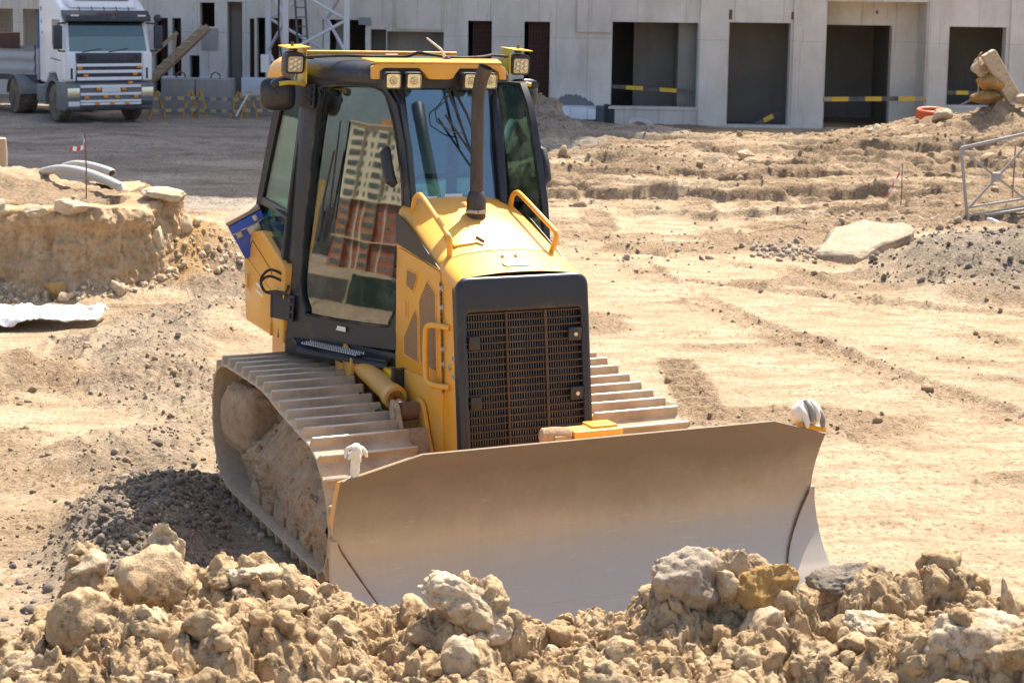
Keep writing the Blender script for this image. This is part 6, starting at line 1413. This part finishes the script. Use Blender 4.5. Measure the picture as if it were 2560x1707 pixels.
# ------------------------------------------------------------------ work gloves on the blade corners
def dl(x, y, z):
    a = .4365 - math.pi / 2; M = Matrix.Translation(dozer.location) @ Euler(dozer.rotation_euler).to_matrix().to_4x4(); return M @ Vector((x, y, z))
def tubes_obj(name, mat, specs, parent, n=10):
    m = MB()
    for P_, r_ in specs: m.tube(P_, r_, n)
    return P3(name, m, mat, parent, smooth=70)
g = thing('work_glove', 'limp cream work glove hung on a rod at the left blade corner', 'glove', tuple(dl(2.50, -1.60, 1.075)), (0, 0, -1.13), group='gloves on the blade corners'); g.scale = (.78,) * 3
tubes_obj('glove_cuff', M_CLOTH, [([(0, 0, -.01), (.004, .0, .05), (.0, .006, .11), (.0, .012, .165)], [.030, .036, .034, .040])], g, 14)
tubes_obj('glove_palm', M_CLOTH, [([(0, .012, .15), (0, .01, .195), (0, 0, .225), (0, -.01, .235)], [.040, .046, .040, .024])], g, 14)
for P_ in ([(.0, -.02, .225), (.0, -.055, .215), (.0, -.07, .18), (.0, -.072, .145)], [(.015, -.01, .20), (.03, -.045, .175), (.03, -.058, .14)], [(.0, .03, .22), (.0, .06, .205), (.0, .085, .17), (.0, .095, .135)], [(-.015, .02, .21), (-.02, .05, .185), (-.02, .066, .145)], [(.02, .0, .19), (.042, .02, .15), (.046, .025, .115)]):
    tubes_obj('glove_finger', M_CLOTH, [(P_, [.016] * (len(P_) - 1) + [.010])], g, 8)
tubes_obj('marker_rod', M_RUST, [([(0, 0, -.03), (0, 0, .16)], .006)], g, 6)
M_GREY = simple('grey_rubber_coat', (.25, .23, .20), .7, 0, .3, 20)
g = thing('work_glove', 'white and grey rubber-coated glove folded over the right blade corner', 'glove', tuple(dl(2.45, 1.56, 1.06)), (0, 0, -1.13), group='gloves on the blade corners')
m = MB(); V, F = ico(3); V = V.copy(); V = V * np.array([.075, .105, .10]); V[:, 2] = np.where(V[:, 2] < 0, V[:, 2] * .9, V[:, 2]); V = V + V / np.linalg.norm(V, axis=1)[:, None] * (fbm3(V * 25, 3, 5) * .012)[:, None]; V[:, 2] += .115
put('glove_palm', np_mesh('glove_palm', V, F), M_CLOTH, g)
for k in range(4):
    y0 = -.055 + .042 * k; zt = .205 - .05 * (abs(k - 1.4) / 1.6) ** 2
    tubes_obj('glove_finger', (M_CLOTH, M_GREY)[k % 2], [([(-.02, y0, zt - .012), (.03, y0, zt + .005), (.068, y0 + .004, zt - .03), (.088, y0 + .006, zt - .075), (.088, y0 + .008, zt - .115)], [.018, .021, .021, .020, .013])], g, 10)
m = MB(); m.slab([(.075, -.115, .055), (.085, .0, .03), (.075, .115, .0), (.07, .115, .03), (.082, .0, .062), (.07, -.115, .09)], (-.012, 0, 0)); P3('glove_band', m, simple('orange_band', (.72, .32, .02), .6), g)
tubes_obj('glove_cuff', M_CLOTH, [([(.0, -.10, .035), (.04, -.04, .025), (.045, .04, .015), (.0, .10, .01)], [.026, .032, .032, .026])], g, 10)

# ------------------------------------------------------------------ left bank: pipes, stake, stones, sheet
M_PIPE = simple('grey_plastic_pipe', (.42, .41, .38), .5, 0, .1, 4, .2)
def pipe(label, pts, r_):
    P_ = catmull(pts, 8)[:-8 * 1]; P_ = [tuple(p) for p in P_[: (len(pts) - 1) * 8 + 1]]
    o = thing('plastic_pipe', label, 'pipe', pts[0], group='grey pipes on the bank'); q_ = [tuple(Vector(p) - Vector(pts[0])) for p in P_]
    m = MB(); m.tube(q_, r_, 18, cap=False); m.tube(q_, r_ * .86, 18, cap=False); n_ = 18; L = len(q_)
    m.add([m.v[(L - 1) * n_ + k] for k in range(n_)] + [m.v[L * n_ + (L - 1) * n_ + k] for k in range(n_)], [(k, (k + 1) % n_, n_ + (k + 1) % n_, n_ + k) for k in range(n_)])
    P3('pipe_wall', m, M_PIPE, o, smooth=50); return o
pipe('nearer grey pipe curving off the bank edge with its open end toward the yard', [(-6.75, 24.4, 1.22), (-6.55, 24.1, 1.34), (-6.1, 23.4, 1.42), (-5.55, 22.6, 1.42), (-5.15, 22.1, 1.32)], .062)
pipe('grey pipe lying behind the curved one on the bank', [(-6.6, 24.9, 1.26), (-6.35, 24.6, 1.37), (-5.95, 24.1, 1.39), (-5.62, 23.7, 1.34)], .060)
def stake(label, x, y, z0, z1, ribbon):
    o = thing('survey_stake', label, 'stake', (x, y, z0), group='survey stakes with red and white tape'); m = MB(); m.tube([(0, 0, -.2), (.01, 0, (z1 - z0) * .5), (0, 0, z1 - z0)], .009, 6); P3('rod', m, M_RUST, o)
    n = len(ribbon) - 1
    for k in range(n):
        a, b = Vector(ribbon[k]), Vector(ribbon[k + 1]); m = MB(); w_ = Vector((0, .012, .028)); m.slab([a - w_, b - w_, b + w_, a + w_], (.002, -.002, 0)); P3('tape_band', m, (simple('tape_white', (.78, .76, .73), .5), simple('tape_red', (.62, .05, .06), .5))[k % 2], o)
stake('thin stake with a fluttering red and white tape on the left bank', -5.50, 21.8, 1.15, 2.08, [(0, 0, .85), (-.02, 0, .80), (-.02, 0, .74), (-.06, 0, .72), (-.11, 0, .71), (-.16, 0, .715), (-.20, 0, .70)])
stake('thin stake with hanging red and white tape at the right of the yard', 7.15, 31.1, 0.0, .95, [(0, 0, .88), (-.04, 0, .78), (-.09, 0, .68), (-.14, 0, .59), (-.18, 0, .50), (-.23, 0, .42), (-.28, 0, .34)])
for lab, loc, sz, rt, sd in [('flat sandstone slab jutting out at the right end of the bank top', (-4.56, 22.1, 1.25), (.29, .24, .10), (0, .05, .1), 401), ('long sandstone block set in the bank top near the middle', (-5.5, 21.08, 1.20), (.26, .2, .11), (0, .08, .1), 402), ('pale block at the left picture edge in the bank', (-6.45, 21.05, 1.16), (.22, .2, .13), (0, 0, .3), 403), ('grey-streaked stone leaning on the bank slope', (-4.55, 21.7, .66), (.12, .12, .24), (.2, .35, .2), 404), ('rounded stone under the jutting slab', (-4.38, 22.3, .78), (.15, .14, .20), (.1, .2, .5), 405), ('tan boulder at the foot of the bank above the white sheet', (-5.62, 20.75, .20), (.15, .14, .14), (0, .3, .4), 406), ('narrow slab beside the long block in the bank', (-5.95, 21.05, 1.15), (.20, .2, .08), (0, -.1, 0), 407)]:
    boulder('bank_stone', lab, loc, sz, sd, M_STONE if sd != 406 else M_CLOD_OCHRE, 4, rt, .18, 8, .07, 'stone', 'stones in the earth bank')
rows = []
gx_ = np.linspace(0, 1, 70); gy_ = np.linspace(0, 1, 44); GX, GY = np.meshgrid(gx_, gy_)
fx_ = -7.1 + GX * 2.35; fy_ = 18.95 + GY * 1.15 + GX * .15 * (1 - GY); fy_ = fy_ + (GX ** 2) * (.5 - GY) * .55
fz_ = terrain(fx_.ravel(), fy_.ravel()).reshape(fx_.shape) + .05 + .17 * np.abs(fbm2(fx_ / .45 + .4 * fbm2(fx_, fy_ / .3, 2, 57), fy_ / .18, 4, 55, .55, True)) * (1 - .3 * GX) + .08 * np.sin(math.pi * GY)
idx = np.arange(fx_.size).reshape(fx_.shape); Fq = np.stack([idx[:-1, :-1], idx[:-1, 1:], idx[1:, 1:], idx[1:, :-1]], -1).reshape(-1, 4)
me = np_mesh('tarpaulin', np.stack([fx_.ravel(), fy_.ravel(), fz_.ravel()], 1), Fq); o = tag(put('tarpaulin', me, simple('white_sheet', (.76, .75, .74), .7, 0, .06, 3, .12, 2)), 'crumpled white plastic sheet lying below the left bank', 'tarpaulin')
so = o.modifiers.new('thick', 'SOLIDIFY'); so.thickness = .008
b_ = MB(); b_.tube([(-8.25, 27.3, .9), (-8.25, 27.3, 1.25), (-8.22, 27.28, 1.50)], [.10, .11, .07], 12); tag(P3('timber_post', b_, M_WOOD, None), 'stub of a round timber post at the left picture edge', 'post')

# ------------------------------------------------------------------ right side things
slab = thing('concrete_slab', 'broken flat concrete slab lying tilted on the sand at right', 'slab', (5.65, 27.1, .03), (R(3), R(-3), 0)); slab.scale = (.92, .92, 1)
V, F = ico(5); V = V.copy(); S_ = np.sign(V) * np.abs(V) ** .38; S_[:, 1] += .25 * S_[:, 0] * 0
D_ = S_ * np.array([1.55, .56, .115]); D_[:, 1] *= 1 + .22 * np.sin(D_[:, 0] * 2.1 + .6); n_ = fbm3(D_ * [2.2, 2.2, 5], 5, 611, .6, True)[:, None]
side = (np.abs(V[:, 2]) < .75)[:, None]; D_ = D_ + V * n_ * np.where(side, .085, .014); D_[:, 2] += .02 * fbm3(D_ * 1.5, 3, 613)
so_ = put('slab_body', np_mesh('slab_body', D_, F), clod_material('old_concrete', (.42, .35, .265), (.36, .285, .205), (.22, .16, .11), .9), slab); so_.rotation_euler = (0, 0, R(62))
for lab, loc, sz, rt, sd, mt in [('squat pale stone on the berm, left of the pair', (3.35, 36.2, .32), (.30, .25, .24), (0, .1, .2), 421, M_STONE), ('sloping pale stone on the berm, right of the pair', (3.98, 36.4, .34), (.34, .22, .15), (0, -.35, .2), 422, M_STONE), ('white stone lying alone behind the pair on the berm', (5.3, 38.6, .36), (.22, .2, .13), (0, 0, .2), 423, M_CLOD_PALE), ('small pale stone beside the survey stake', (7.9, 33.0, .14), (.22, .18, .12), (0, 0, .9), 424, M_STONE)]:
    boulder('field_stone', lab, loc, sz, sd, mt, 4, rt, .22, 8, .08, 'stone', 'stones on the churned soil')
m = MB(); m.tube([(3.3, 35.9, .30), (3.18, 35.75, .15), (3.12, 35.7, .0)], .012, 6); tag(P3('wire', m, M_RUST, None), 'bent wire hanging from the squat pale stone', 'wire')
# pile of stones with rebar on the hill
z_ = H(12.7, 45.0)
for lab, dx, dy, dz, sz, rt, sd, mt in [('flat brown stone carrying the stone pile', -.28, .1, .24, (.48, .36, .20), (0, .05, .2), 431, M_CLOD_OCHRE), ('large brown rock in the middle of the stone pile', -.12, 0, .58, (.46, .36, .27), (0, .12, .3), 432, M_CLOD_OCHRE), ('upright pale rock on top of the stone pile', -.45, .1, .98, (.22, .18, .30), (0, .15, .2), 433, M_STONE), ('pale stone lying right of the stone pile', .75, -.2, .20, (.5, .3, .16), (0, .1, .1), 434, M_STONE), ('cream stone left of the stone pile', -1.35, .4, .10, (.36, .26, .20), (0, -.2, .3), 435, M_STONE), ('grey pointed stone left of the orange hose', -2.95, 1.0, .02, (.24, .2, .24), (0, 0, .2), 436, M_STONE)]:
    boulder('pile_stone', lab, (12.75 + dx, 45.0 + dy, (z_ if abs(dx) < 1 else H(12.75 + dx, 45 + dy)) + dz), sz, sd, mt, 4, rt, .2, 8, .08, 'stone', 'stones piled on the hill')
beam = thing('concrete_beam', 'pale broken concrete beam leaning on the stone pile', 'beam', (13.15, 44.9, z_ + .25), (0, R(-32), 0))
m = MB(); m.box(-.19, .19, -.16, .16, -.1, 1.35); P3('beam_body', m, M_STONE, beam, .05, 3)
for k, P_ in enumerate(([(12.3, 44.8, z_ + .9), (12.55, 44.8, z_ + 1.15), (12.35, 44.8, z_ + 1.5), (11.85, 44.8, z_ + 1.95)], [(12.35, 44.9, z_ + .9), (12.2, 44.9, z_ + 1.25), (12.35, 44.9, z_ + 1.4), (12.75, 44.9, z_ + 1.15)], [(12.15, 44.7, z_ + .3), (12.15, 44.7, z_ + .65), (11.85, 44.7, z_ + .88)])):
    m = MB(); m.tube([tuple(p) for p in catmull(P_, 5)[:-10]], .016, 6); tag(P3('rebar', m, simple('rebar_tan', (.42, .27, .15), .7), None, smooth=60), ['long bent reinforcing bar pointing up left of the stone pile', 'looped reinforcing bar over the upright rock', 'short reinforcing bar low at the left of the stone pile'][k], 'rebar', 'bent reinforcing bars')
hose = thing('hose_coil', 'coil of orange corrugated hose lying on the hill crest', 'hose', (11.35, 46.1, H(11.35, 46.1) + .02), (R(7), 0, 0))
for k in range(3):
    m = MB(); m.tube([((.40 - .01 * k) * math.cos(a), (.36 - .01 * k) * math.sin(a), .085 * k) for a in np.linspace(0, 2 * math.pi, 36, endpoint=False)], .055, 10, closed=True); P3('hose_turn', m, simple('orange_hose', (.62, .12, .035), .5, 0, .1, 4, .15), hose, smooth=60)
tyre = thing('old_tyre', 'whitened old tyre half buried in front of the wall', 'tyre', (3.75, 50.6, H(3.75, 50.6) - .16), (R(38), R(12), 0))
m = MB(); m.lathe([(.28, -.11), (.40, -.15), (.47, -.10), (.49, 0), (.47, .10), (.40, .15), (.28, .11), (.26, 0), (.28, -.11)], (0, 0, .1), (0, 0, 1), 32, cap=False); P3('tyre_body', m, simple('whitened_rubber', (.36, .355, .34), .9, 0, .35, 4), tyre, smooth=50)
fr = thing('steel_frame', 'grey welded steel frame with crossed braces at the right edge', 'frame', (8.0, 29.8, .12))
M_FR = simple('grey_primer', (.33, .325, .32), .5, .3, .15, 4, .15)
for nm, a, b, w_ in (('frame_post', (-.13, 0, 1.24), (.04, 0, .0), .045), ('top_rail', (-.13, 0, 1.24), (2.2, .1, 1.78), .05), ('bottom_rail', (.04, 0, .0), (2.2, .1, .36), .045), ('bottom_rail', (.06, -.06, .06), (2.2, .04, .44), .035), ('middle_rail', (.05, 0, .19), (2.2, .1, .55), .035), ('brace', (-.11, 0, 1.2), (1.15, .05, .28), .035), ('brace', (.05, 0, .18), (1.2, .05, 1.5), .035), ('frame_post', (1.2, .05, .2), (1.15, .05, 1.54), .045), ('frame_post', (2.2, .1, .36), (2.2, .1, 1.78), .045)):
    m = MB(); m.bar(a, b, w_); P3(nm, m, M_FR, fr)
m = MB(); m.box(.44, .58, -.04, .04, .67, .81); P3('gusset_plate', m, M_FR, fr)
m = MB(); m.obox((8.42, 29.3, .12), (.10, .5, .05), Euler((.1, .1, .3))); tag(P3('offcut', m, M_WHITE, None), 'white offcut lying under the steel frame', 'offcut')
m = MB(); m.tube([(9.05, 30.6, -.1), (9.06, 30.6, 1.35)], .011, 6); tag(P3('rod', m, M_RUST, None), 'thin rusty rod standing behind the steel frame', 'rod')

# ------------------------------------------------------------------ apartment block out of frame at left (seen mirrored in the cab door)
apt = thing('apartment_block', 'tall cream and red brick apartment block mirrored in the cab door', 'building', (-330, 13, 0), (0, 0, R(28)))
M_CREAM = simple('cream_render', (.74, .66, .48), .85, 0, .06, .1); M_BRICK = simple('red_brick', (.42, .12, .07), .85, 0, .12, .2); M_ORBR = simple('orange_brick', (.45, .20, .09), .85, 0, .1, .2); M_PANE = simple('window_pane', (.10, .12, .12), .15, 0, .2, .5); M_WFR = simple('window_white', (.70, .70, .66), .6)
FH = 2.02; NF = 14; LF = 7
m = MB(); m.box(-12, 0, -7.5, 7.5, 0, FH * LF); P3('lower_wall', m, M_BRICK, apt)
m = MB(); m.box(-12, 0, -7.5, 7.5, FH * LF, FH * NF + 1.0); P3('upper_wall', m, M_CREAM, apt)
m = MB(); m.box(-9, -3, -2, 2.5, FH * NF + 1.0, FH * NF + 2.8); P3('roof_hut', m, M_ORBR, apt)
for y0 in (-3.9, 1.2, 2.6):
    m = MB(); m.box(0, .22, y0, y0 + .32, 0, FH * LF); P3('pilaster', m, M_CREAM, apt)
for y0 in (-1.6, 4.3):
    m = MB(); m.box(0, .8, y0, y0 + 2.3, 0, FH * LF); P3('bay', m, M_ORBR, apt); m = MB(); m.box(0, .8, y0, y0 + 2.3, FH * LF, FH * NF); P3('bay', m, M_CREAM, apt)
for z in (FH * LF, FH * 3, FH * NF + 1.0):
    m = MB(); m.box(-.2, .9, -7.6, 7.6, z - .10, z + .10); P3('string_course', m, M_CREAM, apt)
fmb, pmb = MB(), MB()
for f in range(NF):
    z = f * FH + .55
    for y0, w_ in ((-7.0, .55), (-6.0, .55), (-4.9, .62), (-2.9, .55), (1.7, .50), (3.3, .55)):
        fmb.box(0, .04, y0 - .04, y0 + w_ + .04, z - .03, z + 1.08); pmb.box(.03, .06, y0, y0 + w_ * .46, z, z + 1.05); pmb.box(.03, .06, y0 + w_ * .54, y0 + w_, z, z + 1.05)
    for y0 in (-1.5, 4.4):
        fmb.box(.8, .84, y0, y0 + 2.1, z - .1, z + 1.12)
        for k in range(6): pmb.box(.83, .87, y0 + .04 + k * .35, y0 + .34 + k * .35, z - .05, z + 1.08)
tag(P3('window_frames', fmb, M_WFR, apt, fix=False, smooth=0), kind='stuff'); tag(P3('window_panes', pmb, M_PANE, apt, fix=False, smooth=0), kind='stuff')
apt2 = thing('apartment_block', 'pale yellow lower apartment block beside the tall one, mirrored in the cab door', 'building', (-340, 30, 0), (0, 0, R(-5)))
m = MB(); m.box(-12, 0, -7, 9, 0, 17); P3('wall', m, simple('yellow_render', (.60, .45, .16), .85, 0, .06, .1), apt2)
m = MB()
for f in range(6):
    for k in range(7): m.box(0, .06, -6 + k * 2.1, -4.9 + k * 2.1, .8 + f * 2.7, 2.2 + f * 2.7)
tag(P3('window_panes', m, M_PANE, apt2, fix=False, smooth=0), kind='stuff')

fence = thing('site_fence', 'dark green site fence far to the left, mirrored in the cab door', 'fence', (-62, 13, 0), (0, 0, R(4)))
for k in range(16):
    m = MB(); m.box(-.03, .03, -24 + 3 * k, -21.08 + 3 * k, .05, 1.0 + .4 * ((k * 7) % 5) / 5); P3('fence_panel', m, (simple('green_sheet', (.045, .085, .07), .6, 0, .4, .9), simple('dull_sheet', (.12, .12, .10), .7, 0, .4, .8), simple('dark_green_sheet', (.025, .055, .04), .6, 0, .4, .9))[(k * 5) % 3], fence)
